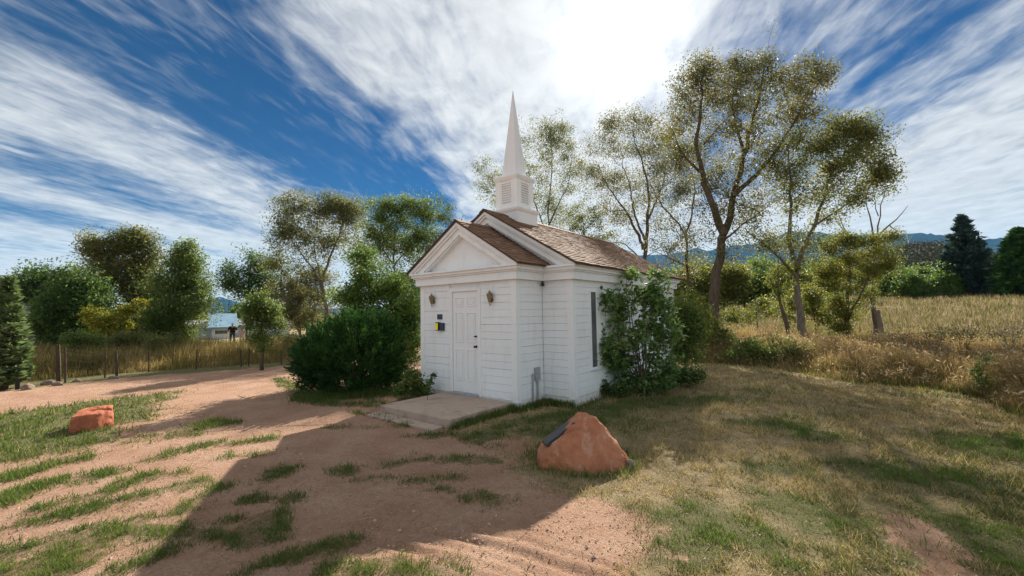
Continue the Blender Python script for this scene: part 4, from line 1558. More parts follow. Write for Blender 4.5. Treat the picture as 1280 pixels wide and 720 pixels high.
plant('tree', 'broad cone shaped green tree reaching low over the grass', 'tree', 228, 28,
      [([(228, 445, 0), (226, 410, 0), (224, 370, 0), (232, 320, 0)], .13, .02)],
      [(232, 312, 8, 11, 20), (224, 325, 14, 14, 34), (240, 330, 12, 16, 30), (215, 355, 26, 22, 66), (246, 360, 20, 22, 54), (222, 390, 36, 24, 96), (205, 425, 34, 20, 60), (228, 420, 20, 18, 40), (200, 398, 18, 20, 34)], M['leaf_green'], M['bark'], .14, 66, .56, LG, 25)
plant('tree', 'sparse dark tree with a thin top behind the small green one', 'tree', 308, 33,
      [([(308, 440, 0), (308, 390, 0), (312, 340, 0), (315, 310, 0)], .12, .02), ([(308, 390, 0), (290, 350, 0), (282, 330, 0)], .05, .02)],
      [(288, 338, 13, 14, 22), (300, 352, 18, 16, 30), (322, 326, 16, 12, 26), (334, 340, 14, 14, 22), (312, 362, 28, 18, 44), (338, 360, 14, 18, 22)], M['leaf_dark'], M['bark'], .16, 54, .58, LG, 26)
plant('small_tree', 'small bushy green tree on a thin stem in front of the pale building', 'tree', 328, 16.5,
      [([(328, 452, 0), (327, 430, 0), (326, 405, 0), (325, 380, 0)], .06, .015)],
      [(322, 378, 18, 12, 30), (335, 388, 18, 14, 34), (316, 400, 18, 16, 34), (338, 410, 16, 18, 34), (326, 425, 14, 14, 20), (310, 386, 10, 10, 12)], M['leaf_green'], M['bark'], .095, 50, .36, LG, 27)
plant('tree', 'large spreading tree with a bare leaning trunk behind the juniper', 'tree', 415, 29,
      [([(415, 445, 0), (412, 400, 0), (405, 372, 0), (402, 352, 0), (412, 325, .1), (425, 295, .2), (430, 265, .3)], .22, .04),
       ([(404, 360, 0), (385, 330, -.4), (368, 308, -.5), (355, 285, -.6)], .11, .02), ([(402, 352, 0), (392, 318, .4), (395, 285, .5)], .08, .02),
       ([(408, 375, 0), (370, 355, .4), (350, 350, .5)], .06, .02)],
      [(365, 262, 20, 14, 34), (385, 254, 20, 12, 36), (352, 284, 18, 16, 34), (375, 288, 26, 18, 40), (420, 252, 24, 12, 44), (440, 266, 18, 18, 40), (412, 272, 24, 16, 40), (405, 300, 34, 18, 40), (442, 296, 16, 24, 34), (345, 322, 22, 20, 34), (452, 325, 14, 18, 18), (395, 330, 30, 14, 24)], M['leaf_olive'], M['bark_pale'], .14, 54, .6, LG, 28)
plant('small_tree', 'reddish brown leaved shrubby tree left of the juniper', 'tree', 376, 27,
      [([(376, 445, 0), (376, 410, 0), (374, 375, 0)], .06, .02)], [(368, 366, 24, 16, 50), (385, 388, 26, 20, 50), (358, 395, 16, 22, 30), (345, 378, 14, 16, 20)], M['leaf_brown'], M['bark'], .12, 56, .45, LG, 29)
plant('tree', 'upright green crowned tree against the left porch eave', 'tree', 497, 27,
      [([(497, 440, 0), (495, 380, 0), (492, 335, 0), (490, 300, 0), (500, 270, 0)], .15, .03), ([(492, 335, 0), (520, 300, .3), (540, 275, .4)], .07, .02), ([(492, 330, 0), (472, 300, -.3), (480, 270, -.3)], .06, .02)],
      [(474, 262, 16, 11, 30), (492, 256, 14, 10, 26), (520, 258, 20, 12, 40), (545, 264, 20, 14, 36), (480, 285, 22, 16, 40), (515, 285, 26, 18, 50), (545, 290, 20, 20, 40), (500, 312, 34, 20, 60), (535, 318, 24, 22, 44), (470, 310, 16, 22, 26), (505, 345, 30, 24, 50)], M['leaf_green'], M['bark'], .14, 60, .56, LG, 30)
plant('tree', 'dull green tree filling the gap between the twin topped and the cone shaped tree', 'tree', 196, 33,
      [([(196, 440, 0), (196, 405, 0), (197, 375, 0)], .12, .03)],
      [(190, 378, 20, 20, 40), (205, 395, 24, 22, 50), (185, 410, 26, 20, 50), (160, 425, 24, 14, 30)], M['leaf_olive'], M['bark'], .16, 56, .6, LG, 32)
plant('tree', 'brownish green tree under the large spreading one, left of the juniper top', 'tree', 392, 30,
      [([(392, 440, 0), (392, 400, 0), (394, 365, 0)], .12, .03)],
      [(385, 345, 24, 16, 36), (400, 365, 26, 20, 50), (372, 375, 26, 20, 46), (390, 395, 30, 18, 50), (355, 365, 18, 18, 26)], M['leaf_brown'], M['bark'], .15, 54, .6, LG, 33)
plant('tree', 'green tree showing between the juniper and the porch wall', 'tree', 512, 24,
      [([(512, 440, 0), (512, 400, 0), (511, 370, 0)], .12, .03)],
      [(505, 365, 22, 20, 50), (520, 390, 16, 26, 50), (490, 350, 22, 20, 40), (520, 430, 14, 24, 30), (500, 395, 20, 26, 40)], M['leaf_green'], M['bark'], .13, 56, .5, LG, 34)
UG = 'undergrowth behind the wire fence'
for i_, (x_, D, rx, mm, lb) in enumerate([(105, 22, 26, 'leaf_green', 'low green undergrowth below the yellow tree'), (160, 23, 30, 'leaf_olive', 'olive undergrowth at the foot of the twin topped tree'),
        (205, 22, 30, 'leaf_olive', 'olive undergrowth under the broad cone shaped tree'), (342, 24, 24, 'leaf_green', 'green undergrowth right of the small bushy tree'), (372, 22, 20, 'leaf_olive', 'olive undergrowth at the left edge of the juniper')]):
    plant('undergrowth', lb, 'bush', x_, D, [([(x_, 450, 0), (x_, 440, 0), (x_+3, 428, 0)], .02, .006), ([(x_, 450, 0), (x_-10, 438, 0), (x_-14, 428, 0)], .02, .006)],
          [(x_, 432, rx, 13, 60), (x_-rx*.4, 424, rx*.5, 9, 16), (x_+rx*.4, 426, rx*.5, 9, 16)], M[mm], M['bark'], .075, 44, .30, UG, 170+i_, fol='foliage', stems='stems')
plant('tall_shrub', 'fresh light green tall shrub rising behind the dark juniper', 'shrub', 468, 13.2,
      [([(468, 480, 0), (466, 420, 0), (462, 370, 0), (458, 322, 0)], .05, .012), ([(468, 440, 0), (490, 390, .2), (500, 350, .2)], .03, .01), ([(466, 430, 0), (440, 390, -.2), (432, 350, -.2)], .03, .01)],
      [(458, 338, 20, 22, 40), (440, 370, 24, 20, 44), (485, 365, 26, 24, 60), (505, 385, 18, 32, 50), (470, 395, 40, 24, 70), (515, 430, 12, 36, 40), (445, 320, 14, 8, 8)], M['leaf_fresh'], M['bark'], .085, 62, .30, None, 31, droop=.8)


# --- conifers
def conifer(name, label, px_x, D, top_px, hw_px, mat, seed, levels=24, size=.30, group=None, upturn=.25, wid=.10, low=.06, dens=1.0, shape=1.0):
    rng = np.random.default_rng(seed)
    base = ground_xy(px_x, D)
    top = at(px_x, top_px, D)
    H = top[2]-base[2]
    k_ = mpp(px_x, top_px, D)
    _d = ray(px_x, 390)
    RW = hw_px*k_*float(_d[:2] @ FW[:2])/math.hypot(_d[0], _d[1])/math.hypot(FW[0], FW[1])
    root = thing(name, label, 'tree', base, group)
    wood, cr = MB(), MB()
    wood.tube([base+np.array([0, 0, t*H]) for t in (-.02, .3, .6, 1.0)], [H*.018+.05, H*.014+.03, H*.008+.02, .01], 7)
    C_, D_ = [], []
    for L in range(levels):
        t = low+(1-low)*(L/(levels-1))**1.05
        z = t*H
        R_ = RW*((1-t)**.8*1.02*shape+(1-shape)*math.sqrt(max(0, 1-t*t))+.02)
        nb = max(4, int((9 if t < .8 else 6)*dens))
        a0 = rng.uniform(0, 6.28)
        for b in range(nb):
            a_ = a0+b*2*math.pi/nb+rng.uniform(-.25, .25)
            Lb = R_*rng.uniform(.72, 1.12)
            dr = np.array([math.cos(a_), math.sin(a_), 0])
            s_ = np.linspace(0, 1, 6)
            zz = -.10*Lb*np.sin(s_*math.pi*.8)+upturn*Lb*s_**2.2+(.3*Lb*s_ if t > .82 else 0)
            ln = base+np.array([0, 0, z+rng.uniform(-.02, .02)*H])+dr*(Lb*s_)[:, None]+np.array([0, 0, 1.0])*zz[:, None]
            wood.tube(ln, np.linspace(.02+.008*Lb, .006, 6), 4, cap=False)
            n_ = int((26+44*Lb/RW)*dens)
            tt = rng.uniform(.12, 1.03, n_)
            idx = np.clip(tt*5, 0, 4.999)
            i0 = idx.astype(int)
            ctr = ln[i0]+(ln[i0+1]-ln[i0])*(idx-i0)[:, None]
            sidew = np.array([-dr[1], dr[0], 0])
            spread = rng.normal(size=n_)*.11*Lb*(1.1-tt)
            C_.append(ctr+sidew*spread[:, None]+rng.normal(size=(n_, 3))*.04*Lb*.5)
            dd_ = dr*rng.uniform(.5, 1.2, (n_, 1))+sidew*(np.sign(spread)*rng.uniform(.2, 1.0, n_))[:, None]+np.array([0, 0, 1.0])*rng.uniform(-.15, .45+upturn, (n_, 1))
            D_.append(dd_/np.linalg.norm(dd_, axis=1, keepdims=True))
    C_, D_ = np.concatenate(C_), np.concatenate(D_)
    reps = 3
    for r_ in range(reps):
        N_ = rng.normal(size=C_.shape)
        S_ = np.cross(D_, N_)
        S_ /= np.linalg.norm(S_, axis=1, keepdims=True)+1e-9
        L_ = size*rng.uniform(.6, 1.3, (len(C_), 1))
        cc_ = C_+rng.normal(size=C_.shape)*size*.22
        w_ = L_*wid/.3*.5
        cr.quads(np.stack([cc_-D_*L_*.4, cc_-S_*w_, cc_+D_*L_*.6, cc_+S_*w_], 1))
    wood.build('trunk', M['bark'], root, smooth=True)
    cr.build('crown', mat, root)


conifer('spruce', 'big blue green spruce standing alone at the far edge of the field', 1212, 62, 272, 47, M['needle_blue'], 61, 19, .5, None, .40, .10, .05, .95)
conifer('spruce', 'broad dark spruce cut off by the right edge of the photo', 1283, 58, 288, 42, M['needle_dark'], 62, 20, .5, None, .25, .12, .05, 1.2, .6)
conifer('pine', 'grey green pine at the left edge behind the dark bench', 8, 17.3, 352, 37, M['needle_grey'], 63, 12, .2, None, .24, .09, .10, 1.15, .8)

# --- the dark juniper beside the porch
def juniper():
    rng = np.random.default_rng(71)
    root_p = gnd(440, 494)
    D = float(np.linalg.norm(root_p[:2]-CAM[:2]))
    base = ground_xy(440, D+.55)
    root = thing('juniper', 'wide dense dark green juniper bush left of the chapel porch', 'bush', base)
    wood, cr = MB(), MB()
    Q = []
    lobes = [(438, 446, 70, 46, 420), (405, 446, 38, 36, 170), (480, 440, 30, 42, 150), (452, 416, 44, 26, 210), (425, 422, 34, 24, 110), (470, 466, 38, 26, 120), (392, 460, 26, 26, 110)]
    for x_, y_, rx, ry, n_ in lobes:
        ce = at(x_, y_, D+.55)
        k_ = mpp(x_, y_, D+.55)
        fr = ray(x_, y_)
        hb = np.array([fr[0], fr[1], 0]); hb /= np.linalg.norm(hb)
        hr = np.array([hb[1], -hb[0], 0])
        u_ = rng.normal(size=(n_, 3)); u_ /= np.linalg.norm(u_, axis=1, keepdims=True)
        u_ *= rng.uniform(.72, 1.0, (n_, 1))
        P_ = ce+u_[:, :1]*rx*k_*.91*hr+u_[:, 1:2]*.85*rx*k_*hb+u_[:, 2:]*ry*k_*np.array([0, 0, 1.0])
        dirs = u_[:, :1]*hr+u_[:, 1:2]*hb+(u_[:, 2:]*.8+.75)*np.array([0, 0, 1.0])
        dirs += rng.normal(size=dirs.shape)*.22
        dirs /= np.linalg.norm(dirs, axis=1, keepdims=True)
        for p_, d_ in zip(P_, dirs):
            if p_[2] < .10:
                continue
            L = rng.uniform(.12, .30)
            m_ = int(rng.uniform(50, 84))
            t = rng.uniform(-.7, 1, m_)
            ctr = p_+d_*(t*L)[:, None]
            rad_ = (.13*(1.05-np.clip(t, 0, 1)))[:, None]
            o2 = rng.normal(size=(m_, 3))
            o2 -= d_*(o2@d_)[:, None]
            o2 /= np.linalg.norm(o2, axis=1, keepdims=True)
            ctr = ctr+o2*rad_*rng.uniform(0, 1, (m_, 1))
            dd_ = d_+o2*rng.uniform(.15, .8, (m_, 1))
            dd_ /= np.linalg.norm(dd_, axis=1, keepdims=True)
            S_ = np.cross(dd_, rng.normal(size=(m_, 3)))
            S_ /= np.linalg.norm(S_, axis=1, keepdims=True)
            l_ = rng.uniform(.04, .10, (m_, 1))
            w_ = l_*.14
            Q.append(np.stack([ctr-dd_*l_*.5, ctr-S_*w_, ctr+dd_*l_*.6, ctr+S_*w_], 1))
    for k in range(14):
        a_ = k*.45
        e_ = np.array([math.cos(a_), math.sin(a_), 0])*rng.uniform(.4, .9)
        wood.tube(smooth_line([base+np.array([0, 0, -.1]), base+e_*.5+np.array([0, 0, .5]), base+e_+np.array([0, 0, rng.uniform(.9, 1.5)])], 5), np.linspace(.04, .01, 5), 5)
    cr.quads(np.concatenate(Q))
    wood.build('stems', M['bark'], root, smooth=True)
    cr.build('foliage', M['needle_dark'], root)


juniper()

# --- leafy bush against the side wall
bb = gnd(800, 494)
Dbush = float(np.linalg.norm(bb[:2]-CAM[:2]))
rngb = np.random.default_rng(81)
limbs = []
for x_, y_, dd in [(757, 368, -.5), (752, 420, -.45), (775, 375, .1), (790, 350, .1), (805, 355, .3), (822, 340, .2), (835, 360, .4), (842, 390, .3), (815, 385, -.4), (795, 400, -.5), (778, 430, -.6), (830, 420, -.3), (850, 420, .3), (783, 340, -.1)]:
    limbs.append(([(803+rngb.uniform(-10, 10), 497, rngb.uniform(-.2, .2)), ((803*.65+x_*.35), 455, dd*.3), ((803*.25+x_*.75), (y_+455)/2-8, dd*.7), (x_, y_, dd)], .018, .005))
plant('bush', 'tall leafy bush with arching stems against the chapel side wall', 'bush', 803, Dbush+.1, limbs,
      [(757, 380, 8, 20, 15, -.4), (754, 425, 12, 30, 21, -.4), (775, 385, 14, 22, 19), (802, 378, 24, 26, 38), (822, 375, 18, 26, 30, .2), (780, 420, 24, 28, 30, -.2), (815, 415, 28, 30, 38, .1), (832, 410, 15, 32, 23, .3), (795, 455, 30, 18, 12), (818, 452, 18, 20, 15, .2), (790, 345, 12, 8, 8, .1), (822, 345, 12, 10, 8, .2), (772, 462, 16, 18, 16, -.2), (824, 474, 22, 14, 22, .1), (842, 462, 14, 18, 16, .3), (795, 478, 20, 12, 16, -.1)],
      M['leaf_bush'], M['bark'], .11, 18, .20, None, 82, up=.5, aspect=.58, twig=.7, fol='foliage', stems='stems', droop=1.2)
plant('shrub', 'low dark green shrub at the chapel corner under the tall bush', 'shrub', 762, Dbush-.35,
      [([(762, 500, 0), (760, 485, 0), (758, 474, 0)], .012, .004), ([(766, 500, 0), (775, 485, .1), (780, 478, .1)], .01, .004)],
      [(757, 485, 15, 15, 34), (775, 490, 14, 12, 24), (748, 492, 8, 10, 10)], M['leaf_dark'], M['bark'], .06, 34, .14, None, 83, up=.5, fol='foliage', stems='stems', twig=.6)
plant('shrub', 'dark weedy shrub at the back of the leafy bush on the lawn edge', 'shrub', 848, Dbush+1.2,
      [([(848, 480, 0), (848, 465, 0), (848, 455, 0)], .012, .004)],
      [(845, 470, 20, 14, 34), (866, 472, 10, 10, 12), (820, 478, 18, 10, 16)], M['leaf_dark'], M['bark'], .07, 36, .18, None, 84, up=.5, fol='foliage', stems='stems', twig=.6)
plant('shrub', 'loose green shrub beside the far corner of the chapel', 'shrub', 855, Dbush+3.6,
      [([(855, 460, 0), (855, 420, 0), (853, 385, 0)], .03, .008), ([(856, 450, 0), (870, 415, .2), (876, 390, .2)], .02, .006)],
      [(852, 395, 14, 34, 50), (866, 415, 18, 28, 50), (858, 440, 20, 22, 40)], M['leaf_green'], M['bark'], .085, 48, .26, None, 85, fol='foliage', stems='stems')
plant('shrub', 'green weeds and shoots crowding the foot of the tallest tree', 'shrub', 905, 17.6,
      [([(905, 450, 0), (904, 430, 0), (903, 410, 0)], .02, .006)],
      [(905, 430, 20, 22, 54), (885, 438, 14, 18, 30), (925, 440, 16, 14, 26)], M['leaf_fresh'], M['bark'], .085, 50, .24, None, 86, fol='foliage', stems='stems')
plant('shrub', 'tangled green weeds round the foot of the pale limbed tree', 'shrub', 990, 15.5,
      [([(990, 465, 0), (990, 445, 0), (992, 430, 0)], .02, .006)],
      [(965, 442, 30, 16, 44), (1000, 445, 28, 18, 44), (1022, 452, 20, 12, 18), (945, 448, 22, 12, 24), (985, 428, 26, 14, 22)], M['leaf_olive'], M['bark'], .07, 30, .30, None, 87, fol='foliage', stems='stems')
plant('shrub', 'yellow green bush between the two big trunks', 'shrub', 945, 27,
      [([(945, 410, 0), (945, 385, 0), (945, 370, 0)], .04, .01)], [(930, 395, 34, 10, 36), (965, 380, 26, 16, 36)], M['leaf_yg'], M['bark'], .11, 50, .38, None, 88, fol='foliage', stems='stems')
plant('shrub', 'small green sapling in the dry grass near the right edge', 'shrub', 1226, 11.5,
      [([(1226, 480, 0), (1226, 465, 0), (1224, 448, 0)], .012, .004), ([(1226, 470, 0), (1232, 455, 0), (1237, 446, 0)], .008, .003)],
      [(1222, 460, 8, 9, 10), (1234, 448, 6, 4, 5), (1226, 474, 10, 9, 14)], M['leaf_green'], M['bark'], .05, 14, .13, None, 89, fol='foliage', stems='stems', twig=.6)
plant('shrub', 'green plants beside the doorstep at the left porch corner', 'shrub', 520, 9.0,
      [([(520, 490, 0), (519, 478, 0), (518, 468, 0)], .012, .004)],
      [(515, 478, 13, 13, 36), (528, 486, 10, 8, 16), (505, 487, 12, 8, 16)], M['leaf_green'], M['bark'], .06, 34, .14, None, 90, up=.5, fol='foliage', stems='stems', twig=.6)
plant('sapling', 'single dark sprig leaning against the wall left of the door', 'shrub', 532, 8.3,
      [([(532, 494, 0), (536, 484, 0), (540, 474, 0), (543, 467, 0)], .008, .003)],
      [(538, 478, 3, 4, 8), (542, 469, 3, 4, 8), (534, 487, 4, 4, 6)], M['leaf_dark'], M['bark'], .055, 9, .05, None, 91, fol='foliage', stems='stems', twig=.5)

plant('shrub', 'yellow green thicket left of the tallest trunk, against the chapel corner', 'shrub', 873, 17.2,
      [([(873, 445, 0), (872, 420, 0), (868, 395, 0)], .03, .008), ([(876, 445, 0), (884, 410, .2), (888, 385, .2)], .02, .006)],
      [(868, 385, 16, 30, 60), (880, 415, 20, 26, 60), (866, 430, 18, 18, 40)], M['leaf_yg'], M['bark'], .085, 44, .28, None, 92, fol='foliage', stems='stems')
plant('shrub', 'olive weeds on the lawn edge between the two big trunks', 'shrub', 945, 15.6,
      [([(945, 460, 0), (943, 445, 0), (940, 430, 0)], .02, .006)],
      [(930, 438, 26, 18, 50), (958, 444, 24, 14, 40), (915, 448, 18, 10, 24)], M['leaf_green'], M['bark'], .07, 36, .26, None, 93, fol='foliage', stems='stems')
plant('shrub', 'yellowish shrub behind the pale limbed trunk', 'shrub', 1018, 23,
      [([(1018, 430, 0), (1018, 400, 0), (1016, 375, 0)], .03, .008)],
      [(1010, 375, 22, 26, 50), (1028, 395, 20, 18, 36), (985, 385, 20, 18, 34)], M['leaf_yg'], M['bark'], .10, 44, .36, None, 94, fol='foliage', stems='stems')
SG = 'brown scrub bushes in the dry field'
for i_, (x_, y_, D, rx, ry, mm, lb) in enumerate([(1125, 418, 16.5, 24, 9, 'leaf_scrub', 'brown scrub bush in the field just right of the dead stump'), (1168, 417, 17, 26, 8, 'leaf_scrub', 'brown scrub bush below the open hedge'),
        (1205, 415, 17.5, 22, 8, 'leaf_scrub', 'brown scrub bush below the lone spruce'), (1262, 414, 16, 26, 9, 'leaf_scrub', 'brown scrub bush nearest the right edge of the photo'),
        (1030, 425, 17.5, 26, 10, 'leaf_scrub', 'brown scrub bush between the pale trunk and the yellowish small tree'), (960, 415, 19, 26, 12, 'leaf_scrub', 'brown scrub bush between the two big trunks')]):
    plant('scrub_bush', lb, 'bush', x_, D, [([(x_, 450, 0), (x_+3, y_+4, 0), (x_+6, y_-6, 0)], .015, .005), ([(x_, 450, 0), (x_-8, y_+4, .2), (x_-14, y_-8, .3)], .012, .004), ([(x_, 450, 0), (x_+10, y_, -.2), (x_+18, y_-10, -.3)], .012, .004)],
          [(x_, y_, rx, ry, 34)], M[mm], M['bark_dead'], .045, 16, .30, SG, 140+i_, fol='foliage', stems='stems')

# --- far bushes along the field's edge and behind the big trees
FG = 'bushes along the far edge of the field'
bsh = [(905, 350, 46, 34, 26, 'leaf_yg', 'yellowish far bush seen left of the tallest trunk'), (930, 352, 50, 30, 24, 'leaf_dark', 'dark far bush just right of the tallest trunk'),
       (960, 345, 55, 34, 26, 'leaf_green', 'green far bush midway between the two big trunks'), (985, 352, 48, 26, 22, 'leaf_yg', 'yellow tinted far bush touching the pale limbed trunk'),
       (1025, 345, 56, 30, 28, 'leaf_dark', 'dark far bush right of the pale limbed trunk'), (1118, 352, 62, 26, 22, 'leaf_dark', 'dark far bush behind the dead stump'),
       (1140, 356, 60, 24, 18, 'leaf_fresh', 'bright green far bush at the left end of the open hedge'), (1158, 350, 66, 24, 24, 'leaf_green', 'mid green far bush, third from the spruce'),
       (1174, 356, 60, 20, 18, 'leaf_fresh', 'bright green low far bush, second from the spruce'), (1192, 350, 64, 20, 24, 'leaf_dark', 'dark far bush touching the left side of the spruce'),
       (1245, 352, 66, 26, 22, 'leaf_dark', 'dark far bush between the two spruces'), (870, 352, 44, 30, 30, 'leaf_yg', 'yellow green far bush at the chapel rear corner')]
for i_, (x_, y_, D, rx, ry, mm, lb) in enumerate(bsh):
    g0 = ground_xy(x_, D)
    plant('far_bush', lb, 'bush', x_, D, [([(x_, 380, 0), (x_, y_+10, 0), (x_, y_, 0)], .08, .03)],
          [(x_, y_+2, rx, ry, 120), (x_-rx*.5, y_+10, rx*.7, ry*.7, 60), (x_+rx*.5, y_+10, rx*.7, ry*.7, 60)], M[mm], M['bark'], .22, 60, .75, FG, 100+i_, fol='foliage', stems='stems')

BG = 'far trees behind the pale buildings'
for i_, (x_, y_, D, rx, ry, mm, lb) in enumerate([(246, 396, 70, 16, 11, 'leaf_olive', 'far olive tree behind the left end of the blue roofed building'), (283, 397, 78, 14, 8, 'leaf_dark', 'far dark tree right above the blue roof'),
        (302, 394, 72, 14, 12, 'leaf_dark', 'far dark tree right of the blue roofed building'), (338, 395, 66, 20, 14, 'leaf_olive', 'far olive tree behind the small bushy green tree'),
        (372, 398, 70, 20, 13, 'leaf_dark', 'far dark tree beyond the brownish shrubby tree'), (40, 402, 75, 24, 12, 'leaf_dark', 'far dark tree behind the grey roofed house')]):
    plant('far_tree', lb, 'tree', x_, D, [([(x_, 425, 0), (x_, y_+6, 0), (x_, y_-2, 0)], .12, .04)], [(x_, y_+2, rx, ry, 40), (x_-rx*.5, y_+8, rx*.6, ry*.7, 16), (x_+rx*.5, y_+8, rx*.6, ry*.7, 16)], M[mm], M['bark'], .34, 50, 1.0, BG, 180+i_)

# ------------------------------------------------------------------ grasses
def blades(n_pts, xy, z, h, w, lean, rng, segs=2):
    """thin bent blades; returns quads and tris as arrays"""
    n = n_pts
    a = rng.uniform(0, 2*math.pi, n)
    D_ = np.stack([np.cos(a), np.sin(a), np.zeros(n)], -1)
    a2 = rng.uniform(0, 2*math.pi, n)
    S_ = np.stack([np.cos(a2), np.sin(a2), np.zeros(n)], -1)*w[:, None]*.5
    B_ = np.column_stack([xy, z])
    upv = np.array([0, 0, 1.0])
    tip = B_+upv*(h*np.sqrt(np.clip(1-lean**2, .05, 1)))[:, None]+D_*(h*lean)[:, None]
    if segs == 1:
        return np.stack([B_-S_, B_+S_, tip], 1)
    mid_ = B_+upv*(h*.55)[:, None]+D_*(h*lean*.3)[:, None]
    return np.stack([B_-S_, B_+S_, mid_+S_*.8, mid_-S_*.8, tip], 1)


def add_blades(mb_, V):
    n, k, _ = V.shape
    base = np.arange(n)*k
    if k == 3:
        mb_.add(V.reshape(-1, 3), np.stack([base, base+1, base+2], -1))
    else:
        mb_.v.append(V.reshape(-1, 3))
        mb_.f.append(np.stack([base, base+1, base+2, base+3], -1)+mb_.n)
        mb_.f.append(np.stack([base+3, base+2, base+4], -1)+mb_.n)
        mb_.n += n*k


rng = np.random.default_rng(201)
CHAP = [(-HV-.02, HV+.02, -.02, D1), (-HN-.02, HN+.02, D1-.02, YB+.02), (sx0, sx1, sy0, 0)]


def free(x, y):
    ok = np.ones(len(x), bool)
    for a, b, c_, d_ in CHAP:
        ok &= ~((x > a) & (x < b) & (y > c_) & (y < d_))
    return ok


# sample in polar coordinates about the viewpoint, so near turf is denser than far turf
def polar(n, x0, x1, d0, d1, rng, pw=1.0):
    pxs = rng.uniform(x0, x1, n)
    dx = FW[0]+RT[0]*(pxs-640)/FPX
    dy = FW[1]+RT[1]*(pxs-640)/FPX
    ln = np.hypot(dx, dy)
    u = rng.uniform(0, 1, n)
    d_ = d0*(d1/d0)**(u**pw)
    return pxs, d_, CAM[0]+dx/ln*d_, CAM[1]+dy/ln*d_


# short grass on the dirt
pxs, d_, x, y = polar(900000, -140, 1420, 2.2, 17, rng, 1.0)
g, l, u = masks(x, y)
r = rng.uniform(size=len(x))
okf = free(x, y)
clump = sstep(.38, .62, fbm(x*6, y*6, 77, 3))
sel = okf & (r < g**1.6*(.5+.4*clump))
mb = MB()
n = int(sel.sum())
sc_ = np.clip(d_[sel]/6, .7, 2.2)
add_blades(mb, blades(n, np.column_stack([x[sel], y[sel]]), height(x[sel], y[sel])+.004, rng.uniform(.025, .075, n)*np.clip(sc_, .8, 1.3)*(.6+.8*clump[sel]), .0085*sc_, rng.uniform(.2, .95, n), rng, 1))
mb.build('grass_patches', M['grass_green'], kind='stuff')
lushsel = okf & ~sel & (r < l*u*(.16+.42*clump))
mb = MB()
n = int(lushsel.sum())
sc_ = np.clip(d_[lushsel]/6, .7, 2.2)
add_blades(mb, blades(n, np.column_stack([x[lushsel], y[lushsel]]), height(x[lushsel], y[lushsel]), rng.uniform(.025, .085, n)*np.clip(sc_, .8, 1.3)*(.6+.8*clump[lushsel]), .0085*sc_, rng.uniform(.2, .95, n), rng, 1))
mb.build('green_lawn_grass', M['grass_mid'], kind='stuff')
drysel = okf & ~sel & ~lushsel & (r < l*(.16+.32*clump))
mb = MB()
n = int(drysel.sum())
sc_ = np.clip(d_[drysel]/6, .7, 2.2)
add_blades(mb, blades(n, np.column_stack([x[drysel], y[drysel]]), height(x[drysel], y[drysel]), rng.uniform(.02, .085, n)*np.clip(sc_, .8, 1.3)*(.6+.8*clump[drysel]), .0085*sc_, rng.uniform(.4, 1.0, n), rng, 1))
mb.build('dry_lawn_grass', M['grass_lawn'], kind='stuff')

# grass at the foot of walls, step, boulder
mb = MB()
foot = [((HV+.05, 0), (HV+.05, D1), .10), ((HV, D1-.05), (HN, D1-.05), .10), ((HN+.06, D1), (HN+.06, YB), .16), ((sx1+.04, sy0), (sx1+.04, -.1), .08), ((sx0, -.1), (-HV-.1, -.1), .12), ((HV-.35, -.06), (HV+.05, -.06), .08)]
for a, b, w_ in foot:
    n = 1400
    t = rng.uniform(size=n)
    xx = a[0]+(b[0]-a[0])*t+rng.normal(size=n)*w_*.6
    yy = a[1]+(b[1]-a[1])*t+rng.normal(size=n)*w_*.6
    k_ = free(xx, yy)
    n = int(k_.sum())
    add_blades(mb, blades(n, np.column_stack([xx[k_], yy[k_]]), np.zeros(n), rng.uniform(.05, .17, n), np.full(n, .008), rng.uniform(.1, .7, n), rng, 2))
an = rng.uniform(0, 6.28, 1500)
rr = .62+rng.normal(size=1500)*.07
xx, yy = bpos[0]+bd[0]*.35+np.cos(an)*rr, bpos[1]+bd[1]*.35+np.sin(an)*rr*.85
add_blades(mb, blades(1500, np.column_stack([xx, yy]), np.zeros(1500), rng.uniform(.03, .12, 1500), np.full(1500, .006), rng.uniform(.1, .8, 1500), rng, 2))
mb.build('wall_foot_grass', M['grass_green'], kind='stuff')

# grass under the juniper
n = 5000
c0, c1 = gnd(385, 500), gnd(520, 488)
t = rng.uniform(size=n)
xx = c0[0]+(c1[0]-c0[0])*t+rng.normal(size=n)*.22
yy = c0[1]+(c1[1]-c0[1])*t+rng.normal(size=n)*.22
k_ = free(xx, yy)
n = int(k_.sum())
mb = MB()
add_blades(mb, blades(n, np.column_stack([xx[k_], yy[k_]]), np.zeros(n), rng.uniform(.06, .2, n), np.full(n, .009), rng.uniform(.2, .8, n), rng, 2))
mb.build('juniper_foot_grass', M['grass_green'], kind='stuff')

# tall dry grass on the right, running back over the field
edge_px = [(770, 452), (860, 452), (900, 455), (950, 458), (1000, 467), (1060, 478), (1120, 482), (1170, 486), (1215, 497), (1245, 512), (1290, 528), (1400, 560)]
ex = np.array([a for a, _ in edge_px], float)
ed = np.array([np.linalg.norm(gnd(a, b)[:2]-CAM[:2]) for a, b in edge_px])


